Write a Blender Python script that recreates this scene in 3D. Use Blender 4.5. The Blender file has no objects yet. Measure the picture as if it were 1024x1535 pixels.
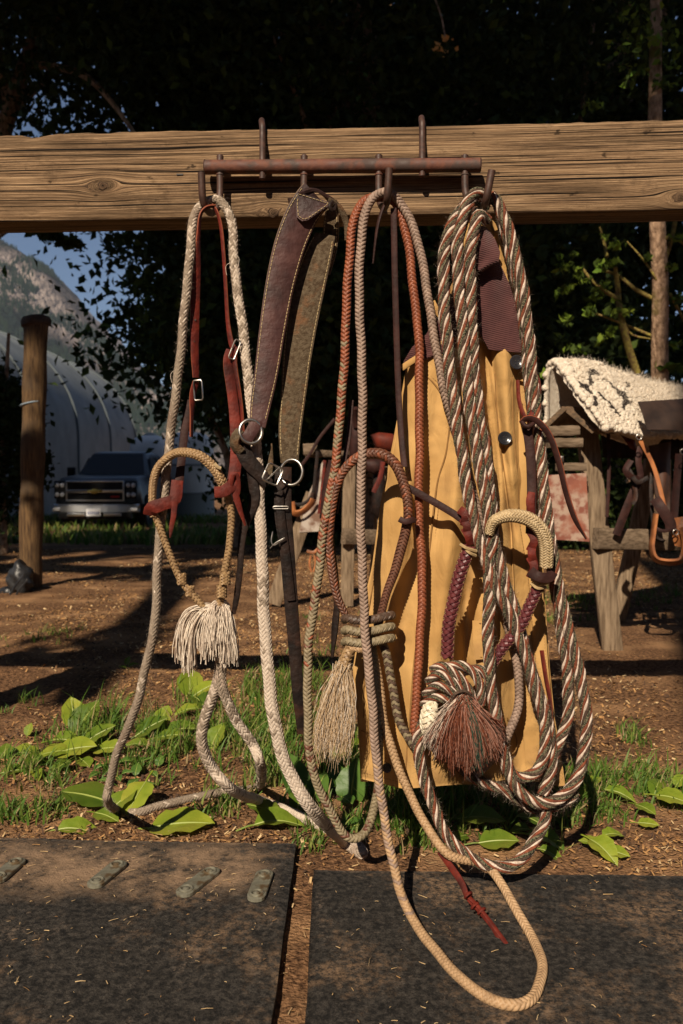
import bpy, math
import numpy as np
from mathutils import Vector

# ------------------------------------------------------------------ camera, sky, sun, exposure
S = bpy.context.scene
COL = S.collection
CAMZ, F, PITCH = 0.86, 1250.0, math.radians(2.405)
cd = bpy.data.cameras.new('camera'); cam = bpy.data.objects.new('camera', cd); COL.objects.link(cam)
cam.location = (0, 0, CAMZ); cam.rotation_euler = (math.pi/2 - PITCH, 0, 0)
cd.sensor_fit = 'VERTICAL'; cd.sensor_height = 36.0; cd.lens = F/1535*36
cd.clip_start = 0.05; cd.clip_end = 6000
cd.dof.use_dof = True; cd.dof.focus_distance = 1.75; cd.dof.aperture_fstop = 6.3
S.camera = cam
SUN = Vector((0.34, 1.0, -0.78)).normalized()      # the way the light travels
EL = math.asin(-SUN.z)
world = bpy.data.worlds.new('World'); S.world = world; world.use_nodes = True
wn = world.node_tree; bg = wn.nodes['Background']
sky = wn.nodes.new('ShaderNodeTexSky'); sky.sky_type = 'NISHITA'; sky.sun_disc = False
sky.sun_elevation = EL; sky.sun_rotation = math.atan2(-SUN.x, -SUN.y); sky.altitude = 1500
sky.air_density = 1.0; sky.dust_density = 0.3; sky.ozone_density = 3.5
wn.links.new(sky.outputs[0], bg.inputs[0]); bg.inputs[1].default_value = 0.05
sl = bpy.data.lights.new('sun', 'SUN'); sl.energy = 5.0; sl.angle = math.radians(0.5); sl.color = (1.0, 0.85, 0.66)
so = bpy.data.objects.new('sun', sl); COL.objects.link(so)
so.rotation_euler = SUN.to_track_quat('-Z', 'Y').to_euler(); so.location = (-3, -6, 8)
S.view_settings.view_transform = 'Standard'; S.view_settings.look = 'None'
S.view_settings.exposure = 0.42; S.view_settings.gamma = 1; S.view_settings.use_curve_mapping = False
S.render.engine = 'CYCLES'; S.cycles.max_bounces = 6

# ------------------------------------------------------------------ helpers
R = np.random.default_rng(7)
def at(px, py, Y):
    x = (px-512)/F; y = -(py-767.5)/F
    d = np.array([x, math.cos(PITCH)+y*math.sin(PITCH), -math.sin(PITCH)+y*math.cos(PITCH)])
    return np.array([0, 0, CAMZ]) + d*(Y/d[1])
def hsh(ix, iy, s=0):
    n = (ix.astype(np.int64)*374761393 + iy.astype(np.int64)*668265263 + s*974634777) & 0xffffffff
    n = ((n ^ (n >> 13))*1274126177) & 0xffffffff
    return ((n ^ (n >> 16)) & 0xffff)/65535.0
def vn(x, y, s=0):
    x = np.asarray(x, float); y = np.asarray(y, float)
    ix = np.floor(x); iy = np.floor(y); fx = x-ix; fy = y-iy
    fx = fx*fx*(3-2*fx); fy = fy*fy*(3-2*fy)
    a = hsh(ix, iy, s); b = hsh(ix+1, iy, s); c = hsh(ix, iy+1, s); d = hsh(ix+1, iy+1, s)
    return (a*(1-fx)+b*fx)*(1-fy)+(c*(1-fx)+d*fx)*fy
def fbm(x, y, o=4, s=0):
    t = 0; a = 0.5
    for k in range(o):
        t = t + a*vn(x*2**k, y*2**k, s+k*17); a *= 0.5
    return t
def ss(a, b, x):
    t = np.clip((np.asarray(x, float)-a)/(b-a), 0, 1); return t*t*(3-2*t)
def gz(x, y):
    x = np.asarray(x, float); y = np.asarray(y, float)
    near = ss(1.9, 2.15, y)
    return (-0.35*ss(8, 17, y) + near*(0.03*(fbm(x*1.1, y*1.1, 4, 3)-0.47) + 0.02*(fbm(x*9, y*9, 3, 5)-0.45)))
def ground(px, py, lift=0.0):
    Y = 2.0
    for _ in range(25):
        p = at(px, py, Y); z = float(gz(p[0], Y))+lift
        k = (p[2]-CAMZ)/Y
        Y = 0.5*Y + 0.5*max(0.5, min(60, (z-CAMZ)/k)) if k < 0 else 60
    p = at(px, py, Y); p[2] = float(gz(p[0], Y))+lift
    return p

class Buf:
    def __init__(s): s.V = []; s.Q = []; s.T = []; s.qm = []; s.tm = []; s.n = 0
    def add(s, V, Q=None, T=None, m=0):
        V = np.asarray(V, float).reshape(-1, 3); s.V.append(V)
        if Q is not None and len(Q):
            Q = np.asarray(Q, np.int64).reshape(-1, 4)+s.n; s.Q.append(Q)
            s.qm.append(np.broadcast_to(np.asarray(m), (len(Q),)))
        if T is not None and len(T):
            T = np.asarray(T, np.int64).reshape(-1, 3)+s.n; s.T.append(T)
            s.tm.append(np.broadcast_to(np.asarray(m), (len(T),)))
        s.n += len(V); return s
    def arrays(s):
        V = np.concatenate(s.V)
        Q = np.concatenate(s.Q) if s.Q else np.zeros((0, 4), np.int64)
        T = np.concatenate(s.T) if s.T else np.zeros((0, 3), np.int64)
        M = np.concatenate(s.qm+s.tm)
        return V, Q, T, M
def tagit(o, label=None, cat=None, group=None, kind=None):
    if label: o['label'] = label
    if cat: o['category'] = cat
    if group: o['group'] = group
    if kind: o['kind'] = kind
    return o
def origin(o):
    p = np.zeros(3)
    while o is not None:
        p = p+np.array(o.location); o = o.parent
    return p
def build(name, buf, mats, parent=None, smooth=True, loc=None, **kw):
    V, Q, T, M = buf.arrays()
    off = origin(parent) if parent is not None else np.zeros(3)
    if loc is not None: off = np.array(loc, float)
    me = bpy.data.meshes.new(name)
    me.vertices.add(len(V)); me.vertices.foreach_set('co', (V-off).astype(np.float32).ravel())
    nl = len(Q)*4+len(T)*3
    me.loops.add(nl); me.loops.foreach_set('vertex_index', np.concatenate([Q.ravel(), T.ravel()]).astype(np.int32))
    me.polygons.add(len(Q)+len(T))
    st = np.concatenate([np.arange(len(Q))*4, len(Q)*4+np.arange(len(T))*3]).astype(np.int32)
    me.polygons.foreach_set('loop_start', st)
    if not isinstance(mats, (list, tuple)): mats = [mats]
    for m in mats: me.materials.append(m)
    me.polygons.foreach_set('material_index', M.astype(np.int32))
    me.polygons.foreach_set('use_smooth', np.full(len(Q)+len(T), bool(smooth)))
    me.update(calc_edges=True); me.validate()
    if smooth and kw.get('kind') is None and len(Q)+len(T) < 6000: me.set_sharp_from_angle(angle=math.radians(48))
    o = bpy.data.objects.new(name, me); COL.objects.link(o)
    if loc is not None: o.location = loc
    if parent is not None: o.parent = parent
    tagit(o, **kw)
    return o
def thing(name, loc, label, cat, group=None):
    o = bpy.data.objects.new(name, None); COL.objects.link(o); o.location = loc; o.empty_display_size = 0.05
    return tagit(o, label, cat, group)

def crom(P, n):
    P = np.asarray(P, float); out = []
    Q = np.vstack([2*P[0]-P[1], P, 2*P[-1]-P[-2]])
    for i in range(1, len(Q)-2):
        t = np.linspace(0, 1, n, endpoint=False)[:, None]
        a, b, c, d = Q[i-1], Q[i], Q[i+1], Q[i+2]
        out.append(0.5*((2*b)+(-a+c)*t+(2*a-5*b+4*c-d)*t*t+(-a+3*b-3*c+d)*t**3))
    out.append(P[-1:]); return np.vstack(out)
def resample(P, step):
    P = crom(P, 12); L = np.r_[0, np.cumsum(np.linalg.norm(np.diff(P[:, :3], axis=0), axis=1))]
    n = max(3, int(L[-1]/step)+1); s = np.linspace(0, L[-1], n)
    return np.stack([np.interp(s, L, P[:, k]) for k in range(P.shape[1])], 1), s
def nrm(v): return v/np.maximum(np.linalg.norm(v, axis=-1, keepdims=True), 1e-9)
def frames(P, ref='cam'):
    T = nrm(np.gradient(P, axis=0))
    if isinstance(ref, str): N0 = nrm(np.array([0, 0, CAMZ+0.1])-P)
    else: N0 = np.broadcast_to(np.asarray(ref, float), P.shape)
    N = N0-(N0*T).sum(1, keepdims=True)*T
    bad = np.linalg.norm(N, axis=1) < 0.12
    if bad.any() and not bad.all():
        g = np.where(~bad)[0]
        for k in range(3): N[:, k] = np.interp(np.arange(len(N)), g, N[g, k])
        N = N-(N*T).sum(1, keepdims=True)*T
    N = nrm(N); return T, N, np.cross(T, N)
def ptframes(P):
    T = nrm(np.gradient(P, axis=0)); N = np.zeros_like(P)
    r = np.array([0.1, -1, 0.2]) if abs(T[0][1]) < 0.9 else np.array([0, 0, 1.0])
    n = r-(r@T[0])*T[0]; N[0] = n/np.linalg.norm(n)
    for i in range(1, len(P)):
        n = N[i-1]-(N[i-1]@T[i])*T[i]; N[i] = n/max(np.linalg.norm(n), 1e-9)
    return T, N, np.cross(T, N)
def grid_faces(n, k, closed=True, flip=False):
    i = np.arange(n-1)[:, None]; j = np.arange(k if closed else k-1)[None, :]; j2 = (j+1) % k
    a = i*k+j; b = i*k+j2; c = (i+1)*k+j2; d = (i+1)*k+j
    f = np.stack([a, b, c, d], -1).reshape(-1, 4)
    return f[:, ::-1] if flip else f
def tube(b, pts, r, k=8, step=None, m=0, cap=True, raw=False):
    """pts may carry a 4th column: radius scale"""
    pts = np.asarray(pts, float)
    rs = r if np.isscalar(r) else 1.0
    if raw: P = pts
    else: P, _ = resample(pts, step or max(rs*1.2, 0.004))
    sc = P[:, 3] if P.shape[1] > 3 else np.ones(len(P)); P = P[:, :3]
    rr = (r if np.isscalar(r) else np.interp(np.linspace(0, 1, len(P)), np.linspace(0, 1, len(r)), r))*sc
    T, N, B = ptframes(P)
    rr = np.broadcast_to(rr, (len(P),)).copy()
    if cap:
        P = np.vstack([P[:1], P, P[-1:]]); N = np.vstack([N[:1], N, N[-1:]]); B = np.vstack([B[:1], B, B[-1:]])
        rr = np.r_[rr[0]*0.02, rr, rr[-1]*0.02]
    a = np.arange(k)/k*2*math.pi
    V = P[:, None]+rr[:, None, None]*(np.cos(a)[None, :, None]*N[:, None]+np.sin(a)[None, :, None]*B[:, None])
    return b.add(V.reshape(-1, 3), grid_faces(len(P), k), m=m)
def tubes_fast(b, paths, r, k=3, m=0, tip=0.4):
    """many thin strings; paths (s,n,3)"""
    paths = np.asarray(paths, float); s, n, _ = paths.shape
    T = nrm(np.gradient(paths, axis=1)); ref = np.array([0.31, -0.9, 0.3])
    N = nrm(ref-(T@ref)[..., None]*T); B = np.cross(T, N)
    a = np.arange(k)/k*2*math.pi
    rr = np.broadcast_to(np.asarray(r, float).reshape(-1, 1), (s, n))*np.linspace(1, tip, n)[None]
    V = paths[:, :, None]+rr[:, :, None, None]*(np.cos(a)[:, None]*N[:, :, None]+np.sin(a)[:, None]*B[:, :, None])
    f = grid_faces(n, k); Fa = (f[None]+(np.arange(s)*n*k)[:, None, None]).reshape(-1, 4)
    mm = np.repeat(np.broadcast_to(np.asarray(m), (s,)), len(f))
    return b.add(V.reshape(-1, 3), Fa, m=mm)
def strap(b, pts, w, t=0.003, roll=0.0, m=0, step=0.006, ref='cam', edge=None):
    """flat leather strap; pts (x,y,z[,width scale[,roll deg]])"""
    pts = np.asarray(pts, float); P, s = resample(pts, step)
    ws = P[:, 3] if P.shape[1] > 3 else np.ones(len(P))
    ro = np.radians(P[:, 4]) if P.shape[1] > 4 else np.full(len(P), math.radians(roll))
    P = P[:, :3]; T, N, B = frames(P, ref)
    N2 = np.cos(ro)[:, None]*N+np.sin(ro)[:, None]*B; B2 = np.cross(T, N2)
    h = w*ws/2; c = min(t*0.35, 0.001)
    sec = lambda hh: np.stack([np.stack([-hh, np.full_like(hh, t/2-c)], -1), np.stack([-hh+c*1.5, np.full_like(hh, t/2)], -1),
        np.stack([hh*0, np.full_like(hh, t/2+w*0.012)], -1), np.stack([hh-c*1.5, np.full_like(hh, t/2)], -1), np.stack([hh, np.full_like(hh, t/2-c)], -1),
        np.stack([hh, np.full_like(hh, -t/2)], -1), np.stack([-hh, np.full_like(hh, -t/2)], -1)], 1)
    P = np.vstack([P[:1], P, P[-1:]]); N2 = np.vstack([N2[:1], N2, N2[-1:]]); B2 = np.vstack([B2[:1], B2, B2[-1:]])
    h = np.r_[h[0], h, h[-1]]; sc = sec(h); sc[0] *= 0.01; sc[-1] *= 0.01
    V = P[:, None]+sc[:, :, :1]*B2[:, None]+sc[:, :, 1:]*N2[:, None]
    k = 7; f = grid_faces(len(P), k)
    if edge is None: mm = m
    else:
        mm = np.tile(np.array([m, m, m, m, edge, edge, edge]), len(P)-1)
    b.add(V.reshape(-1, 3), f, m=mm); return P[1:-1], T, N2[1:-1], B2[1:-1], h[1:-1]
def braid(b, pts, Rr, n=4, lobes=2, pitch=None, thick=None, wf=1.04, mfn=None, taper=None, core=0, amp=0.11, ns=None, mirror=1):
    """round braid: n strands each way; which way lies on top depends on the angle, so chevrons show"""
    pitch = pitch or Rr*6.0
    ns = ns or 8*lobes
    P, s = resample(pts, pitch/ns); sc = P[:, 3] if P.shape[1] > 3 else np.ones(len(P)); P = P[:, :3]
    P = P+np.stack([.0007*(np.sin(s*27)+np.sin(s*61+1)), 0*s, .0004*np.sin(s*39)], -1)
    T, N, B = frames(P)
    thick = thick or Rr*0.30
    for sg in (1, -1):
        sgn = sg*mirror
        for i in range(n):
            th = sgn*2*math.pi*s/pitch+2*math.pi*(i+0.25)/n
            er = np.cos(th)[:, None]*N+np.sin(th)[:, None]*B
            rad = (Rr*(1-0.30)+sg*Rr*amp*np.sin(lobes*th))*sc
            C = P+rad[:, None]*er
            D = nrm(np.gradient(C, axis=0)); W = nrm(np.cross(D, er))
            al = math.atan(2*math.pi*Rr/pitch)
            hw = (math.pi*Rr/n*math.cos(al))*wf*sc
            t = thick*sc
            V = np.stack([C-W*hw[:, None]-er*(t*0.5)[:, None], C-W*(hw*0.62)[:, None]+er*(t*0.75)[:, None],
                          C+W*(hw*0.62)[:, None]+er*(t*0.75)[:, None], C+W*hw[:, None]-er*(t*0.5)[:, None]], 1)
            f = grid_faces(len(P), 4, closed=False)
            mi = 0 if mfn is None else mfn(i, sg, np.repeat(s[:-1], 3), s[-1])
            b.add(V.reshape(-1, 3), f, m=mi)
    tube(b, np.c_[P, sc][::3] if len(P) > 12 else np.c_[P, sc], Rr*0.62, k=6, raw=True, m=core)
    return P
YW = {0: .92, 1: 1.08, 2: 1.08, 3: 1.02}; YO = (0.0, 0.95, 1.9, 2.98)
def laid(b, pts, Rr, groups=4, yarns=3, pitch=0.15, mats=(0, 1, 2, 3), ks=6, wob=0.012, seed=0):
    """laid rope: strands twisted together, each showing yarns of its own colours"""
    P, s = resample(pts, pitch/22); P = P[:, :3]
    T, N, B = ptframes(P); rg = np.random.default_rng(seed)
    P = P+np.stack([.0011*(np.sin(s*23+seed)+np.sin(s*57+seed*2)), 0*s, .0006*np.sin(s*41)], -1)
    tot = groups*yarns
    for q in range(tot):
        g, y = divmod(q, yarns); u = (y-(yarns-1)/2)/(yarns/2)
        wq = YW[mats[q % len(mats)]]; th = 2*math.pi*s/pitch+2*math.pi*(YO[q % 4]+4*(q//4))/tot+.05*np.sin(s*37+q*1.7+seed)
        er = np.cos(th)[:, None]*N+np.sin(th)[:, None]*B; et = -np.sin(th)[:, None]*N+np.cos(th)[:, None]*B
        rad = Rr*((.87 if mats[q % 4] == 0 else .84)-.05*np.abs(u))+Rr*(.03*np.sin(s*61+q*2.1+seed)+wob*np.sin(s*230+q))
        C = P+rad[:, None]*er if np.ndim(rad) else P+rad*er
        D = nrm(np.gradient(C, axis=0)); W = nrm(np.cross(D, er))
        pu = .5+.5*np.sin(2*math.pi*s/.046+q*2.4+seed+.7*np.sin(s*19+q)); ry = math.pi*Rr/tot*wq*((.50+.75*pu) if mats[q % len(mats)] == 0 else (.92+.25*pu)); rad = rad-Rr*.06*(1-pu)
        C = P+rad[:, None]*er
        a = np.linspace(-0.15*math.pi, 1.15*math.pi, ks)
        V = C[:, None]+(np.cos(a)[None]*ry[:, None])[:, :, None]*W[:, None]+(np.sin(a)[None]*ry[:, None]*0.95)[:, :, None]*er[:, None]
        b.add(V.reshape(-1, 3), grid_faces(len(P), ks, closed=False), m=mats[q % len(mats)])
    tube(b, P[::3], Rr*0.8, k=8, raw=True, m=mats[-1])
    return P
def fuzz(b, P, Rr, n, ln, m=0, rg=None, thick=0.00016):
    rg = rg or R
    i = rg.integers(1, len(P)-1, n); T = nrm(P[i]-P[i-1])
    d = nrm(rg.normal(size=(n, 3))); d = nrm(d-(d*T).sum(1, keepdims=True)*T)
    e = nrm(rg.normal(size=(n, 3))*0.5+d+T*rg.uniform(-1.2, 1.2, (n, 1))); L = (ln*rg.uniform(0.3, 1.2, n))[:, None]
    A = P[i]+d*Rr*0.85
    pa = np.stack([A, A+e*L*0.5, A+e*L+rg.normal(size=(n, 3))*L*0.25], 1)
    return tubes_fast(b, pa, thick, 3, m, 0.3)
def box(b, c, s, m=0, rz=0, rx=0, ry=0, bev=0.0, jit=0.0):
    c = np.asarray(c, float); hx, hy, hz = np.asarray(s, float)/2
    e = min(bev, hx*.45, hy*.45, hz*.45)
    if e <= 0:
        V = np.array([[x, y, z] for x in (-hx, hx) for y in (-hy, hy) for z in (-hz, hz)], float)
        Q = [[0, 1, 3, 2], [4, 6, 7, 5], [0, 4, 5, 1], [2, 3, 7, 6], [0, 2, 6, 4], [1, 5, 7, 3]]; Tn = []
    else:
        V = []; 
        for sx in (-1, 1):
            for sy in (-1, 1):
                for sz in (-1, 1):
                    V += [[sx*hx, sy*(hy-e), sz*(hz-e)], [sx*(hx-e), sy*hy, sz*(hz-e)], [sx*(hx-e), sy*(hy-e), sz*hz]]
        V = np.array(V, float)
        idx = lambda sx, sy, sz, a: (sx*4+sy*2+sz)*3+a
        Q = []; Tn = []
        for sx in (0, 1): Q.append([idx(sx, 0, 0, 0), idx(sx, 1, 0, 0), idx(sx, 1, 1, 0), idx(sx, 0, 1, 0)][::(1 if sx else -1)])
        for sy in (0, 1): Q.append([idx(0, sy, 0, 1), idx(0, sy, 1, 1), idx(1, sy, 1, 1), idx(1, sy, 0, 1)][::(1 if sy else -1)])
        for sz in (0, 1): Q.append([idx(0, 0, sz, 2), idx(1, 0, sz, 2), idx(1, 1, sz, 2), idx(0, 1, sz, 2)][::(1 if sz else -1)])
        for sx in (0, 1):
            for sy in (0, 1): Q.append([idx(sx, sy, 0, 0), idx(sx, sy, 0, 1), idx(sx, sy, 1, 1), idx(sx, sy, 1, 0)])
            for sz in (0, 1): Q.append([idx(sx, 0, sz, 0), idx(sx, 0, sz, 2), idx(sx, 1, sz, 2), idx(sx, 1, sz, 0)])
        for sy in (0, 1):
            for sz in (0, 1): Q.append([idx(0, sy, sz, 1), idx(0, sy, sz, 2), idx(1, sy, sz, 2), idx(1, sy, sz, 1)])
        for sx in (0, 1):
            for sy in (0, 1):
                for sz in (0, 1): Tn.append([idx(sx, sy, sz, 0), idx(sx, sy, sz, 1), idx(sx, sy, sz, 2)])
    if jit: V = V+R.normal(size=V.shape)*jit
    cx, sx_ = math.cos(rx), math.sin(rx); V = V@np.array([[1, 0, 0], [0, cx, sx_], [0, -sx_, cx]])
    cy, sy_ = math.cos(ry), math.sin(ry); V = V@np.array([[cy, 0, -sy_], [0, 1, 0], [sy_, 0, cy]])
    cz, sz_ = math.cos(rz), math.sin(rz); V = V@np.array([[cz, sz_, 0], [-sz_, cz, 0], [0, 0, 1]])
    return b.add(V+c, Q, Tn, m=m)
def plank(b, A, Bp, w, t, up=(0, -1, 0), m=0, seg=6, jit=0.0, w2=None):
    """a board from A to B, width w across, thickness t along 'up'"""
    A = np.asarray(A, float); Bp = np.asarray(Bp, float); T = nrm(Bp-A); u = np.asarray(up, float); u = nrm(u-(u@T)*T); W = np.cross(T, u)
    tt = np.linspace(0, 1, seg+1); c = min(w, t)*0.08; V = []
    for q in tt:
        ww = (w+(w2-w)*q if w2 else w)/2+R.normal()*jit; h = t/2; C = A+(Bp-A)*q
        for a, bb in ((-ww+c, -h), (ww-c, -h), (ww, -h+c), (ww, h-c), (ww-c, h), (-ww+c, h), (-ww, h-c), (-ww, -h+c)):
            V.append(C+W*a+u*bb)
    n = len(tt); b.add(V, grid_faces(n, 8, flip=True))
    b.qm[-1] = np.full(len(b.Q[-1]), m)
    for e, o in ((0, 1), (n-1, -1)):
        i = [e*8+k for k in range(8)][::o]
        b.add([V[j] for j in i], [[0, 1, 2, 3], [0, 3, 4, 7], [4, 5, 6, 7]], m=m)
    return b
def sphere(b, c, r, n=8, k=10, m=0, sc=(1, 1, 1), noise=0):
    th = np.linspace(0.02, math.pi-0.02, n); ph = np.arange(k)/k*2*math.pi
    V = np.stack([np.sin(th)[:, None]*np.cos(ph), np.sin(th)[:, None]*np.sin(ph), np.repeat(np.cos(th)[:, None], k, 1)], -1)
    if noise: V = V*(1+noise*R.normal(size=V.shape[:2]+(1,)))
    return b.add((V.reshape(-1, 3)*np.array(sc)*r)+np.asarray(c), grid_faces(n, k), m=m)
def ring(b, c, r, tr, normal=(0, -1, 0), k=8, n=28, arc=(0, 360), m=0, sy=1.0, upv=(0, 0, 1)):
    nn = nrm(np.asarray(normal, float)); u = np.asarray(upv, float); u = nrm(u-(u@nn)*nn); w = np.cross(u, nn)
    a = np.radians(np.linspace(arc[0], arc[1], n))
    P = np.asarray(c)+r*(np.cos(a)[:, None]*w+sy*np.sin(a)[:, None]*u)
    return tube(b, P, tr, k, m=m, raw=True)
def frame_tube(b, c, w, h, tr, normal=(0, -1, 0), rot=0, m=0, k=6):
    nn = nrm(np.asarray(normal, float)); u = np.array([0, 0, 1.0]); u = nrm(u-(u@nn)*nn); v = np.cross(u, nn)
    a = math.radians(rot); u, v = u*math.cos(a)+v*math.sin(a), v*math.cos(a)-u*math.sin(a)
    q = 0.8; pts = []
    for x, y in ((-1, -q), (-1, q), (-q, 1), (q, 1), (1, q), (1, -q), (q, -1), (-q, -1), (-1, -q), (-1, 0)):
        pts.append(np.asarray(c)+v*x*w/2+u*y*h/2)
    return tube(b, pts, tr, k, m=m, raw=True)
def sheet(b, fn, nu, nv, t=0.004, m=0, back=None):
    """fn(u,v)->xyz arrays for the front; a thickened sheet"""
    u, v = np.meshgrid(np.linspace(0, 1, nu), np.linspace(0, 1, nv)); A = fn(u, v)
    du = np.gradient(A, axis=1); dv = np.gradient(A, axis=0); n = nrm(np.cross(dv, du))
    if n[..., 1].mean() > 0: n = -n
    Bk = back(u, v) if back else A-n*t
    V = np.concatenate([A.reshape(-1, 3), Bk.reshape(-1, 3)]); f = grid_faces(nv, nu, closed=False)
    o = nu*nv; Q = [f, f[:, ::-1]+o]; e = []
    for i in range(nu-1): e += [[i, i+1, i+1+o, i+o], [(nv-1)*nu+i+1, (nv-1)*nu+i, (nv-1)*nu+i+o, (nv-1)*nu+i+1+o]]
    for j in range(nv-1): e += [[(j+1)*nu, j*nu, j*nu+o, (j+1)*nu+o], [j*nu+nu-1, (j+1)*nu+nu-1, (j+1)*nu+nu-1+o, j*nu+nu-1+o]]
    b.add(V, np.vstack(Q+[np.array(e)]), m=m); return A
def dashes(b, P, N, ln, gap, r, m=0):
    """a row of stitches lying on a curve P with surface normals N"""
    P = np.asarray(P); L = np.r_[0, np.cumsum(np.linalg.norm(np.diff(P, axis=0), axis=1))]
    s0 = np.arange(0, L[-1]-ln, ln+gap)
    f = lambda s: np.stack([np.interp(s, L, P[:, k]) for k in range(3)], -1)
    N = np.broadcast_to(N, P.shape); g = np.stack([np.interp(s0, L, N[:, k]) for k in range(3)], -1)
    pa = np.stack([f(s0), f(s0+ln/2)+g*r*0.9, f(s0+ln)], 1)
    return tubes_fast(b, pa, r, 4, m, 1.0)
def PX(l, Y=None):
    """image points -> world; each (px,py[,Y[,extra...]])"""
    out = []
    for p in l:
        y = p[2] if len(p) > 2 and p[2] is not None else Y
        out.append(list(at(p[0], p[1], y))+list(p[3:]))
    return np.array(out)

# ------------------------------------------------------------------ materials
def mat(name, c1, c2=None, scale=30, detail=4, rough=0.7, bump=0.3, bscale=None, bdist=0.002, metal=0.0, stretch=(1, 1, 1),
        c3=None, s3=4, spec=0.4, lo=0.35, hi=0.65, lo3=0.5, hi3=0.62, trans=0.0, rough2=None, sheen=0):
    m = bpy.data.materials.new(name); m.use_nodes = True; nt = m.node_tree; p = nt.nodes['Principled BSDF']; L = nt.links.new
    tc = nt.nodes.new('ShaderNodeTexCoord'); mp = nt.nodes.new('ShaderNodeMapping'); mp.inputs['Scale'].default_value = stretch
    L(tc.outputs['Object'], mp.inputs[0])
    c1 = tuple(c1)+(1,); p.inputs['Roughness'].default_value = rough; p.inputs['Metallic'].default_value = metal
    p.inputs['Specular IOR Level'].default_value = spec
    if sheen: p.inputs['Sheen Weight'].default_value = sheen
    out = None
    if c2 is not None:
        nz = nt.nodes.new('ShaderNodeTexNoise'); nz.inputs['Scale'].default_value = scale; nz.inputs['Detail'].default_value = detail
        L(mp.outputs[0], nz.inputs['Vector'])
        r = nt.nodes.new('ShaderNodeValToRGB'); L(nz.outputs['Fac'], r.inputs[0])
        r.color_ramp.elements[0].position = lo; r.color_ramp.elements[0].color = c1
        r.color_ramp.elements[1].position = hi; r.color_ramp.elements[1].color = tuple(c2)+(1,)
        out = r.outputs[0]
        if rough2 is not None:
            mr = nt.nodes.new('ShaderNodeMapRange'); L(nz.outputs['Fac'], mr.inputs[0]); mr.inputs[1].default_value = lo; mr.inputs[2].default_value = hi
            mr.inputs[3].default_value = rough; mr.inputs[4].default_value = rough2; L(mr.outputs[0], p.inputs['Roughness'])
        if c3 is not None:
            n3 = nt.nodes.new('ShaderNodeTexNoise'); n3.inputs['Scale'].default_value = s3; n3.inputs['Detail'].default_value = 6
            L(tc.outputs['Object'], n3.inputs['Vector'])
            mr = nt.nodes.new('ShaderNodeMapRange'); mr.inputs[1].default_value = lo3; mr.inputs[2].default_value = hi3; L(n3.outputs['Fac'], mr.inputs[0])
            mx = nt.nodes.new('ShaderNodeMix'); mx.data_type = 'RGBA'; L(mr.outputs[0], mx.inputs['Factor']); L(out, mx.inputs[6])
            mx.inputs[7].default_value = tuple(c3)+(1,); out = mx.outputs[2]
        L(out, p.inputs['Base Color'])
    else: p.inputs['Base Color'].default_value = c1
    if bump:
        bn = nt.nodes.new('ShaderNodeTexNoise'); bn.inputs['Scale'].default_value = bscale or scale*3; bn.inputs['Detail'].default_value = 5
        L(mp.outputs[0], bn.inputs['Vector'])
        bp = nt.nodes.new('ShaderNodeBump'); bp.inputs['Strength'].default_value = bump; bp.inputs['Distance'].default_value = bdist
        L(bn.outputs['Fac'], bp.inputs['Height']); L(bp.outputs[0], p.inputs['Normal'])
    if trans:
        tr = nt.nodes.new('ShaderNodeBsdfTranslucent'); ms = nt.nodes.new('ShaderNodeMixShader'); ms.inputs[0].default_value = trans
        if out is not None: L(out, tr.inputs[0])
        else: tr.inputs[0].default_value = c1
        L(p.outputs[0], ms.inputs[1]); L(tr.outputs[0], ms.inputs[2]); L(ms.outputs[0], nt.nodes['Material Output'].inputs['Surface'])
    return m

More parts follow.
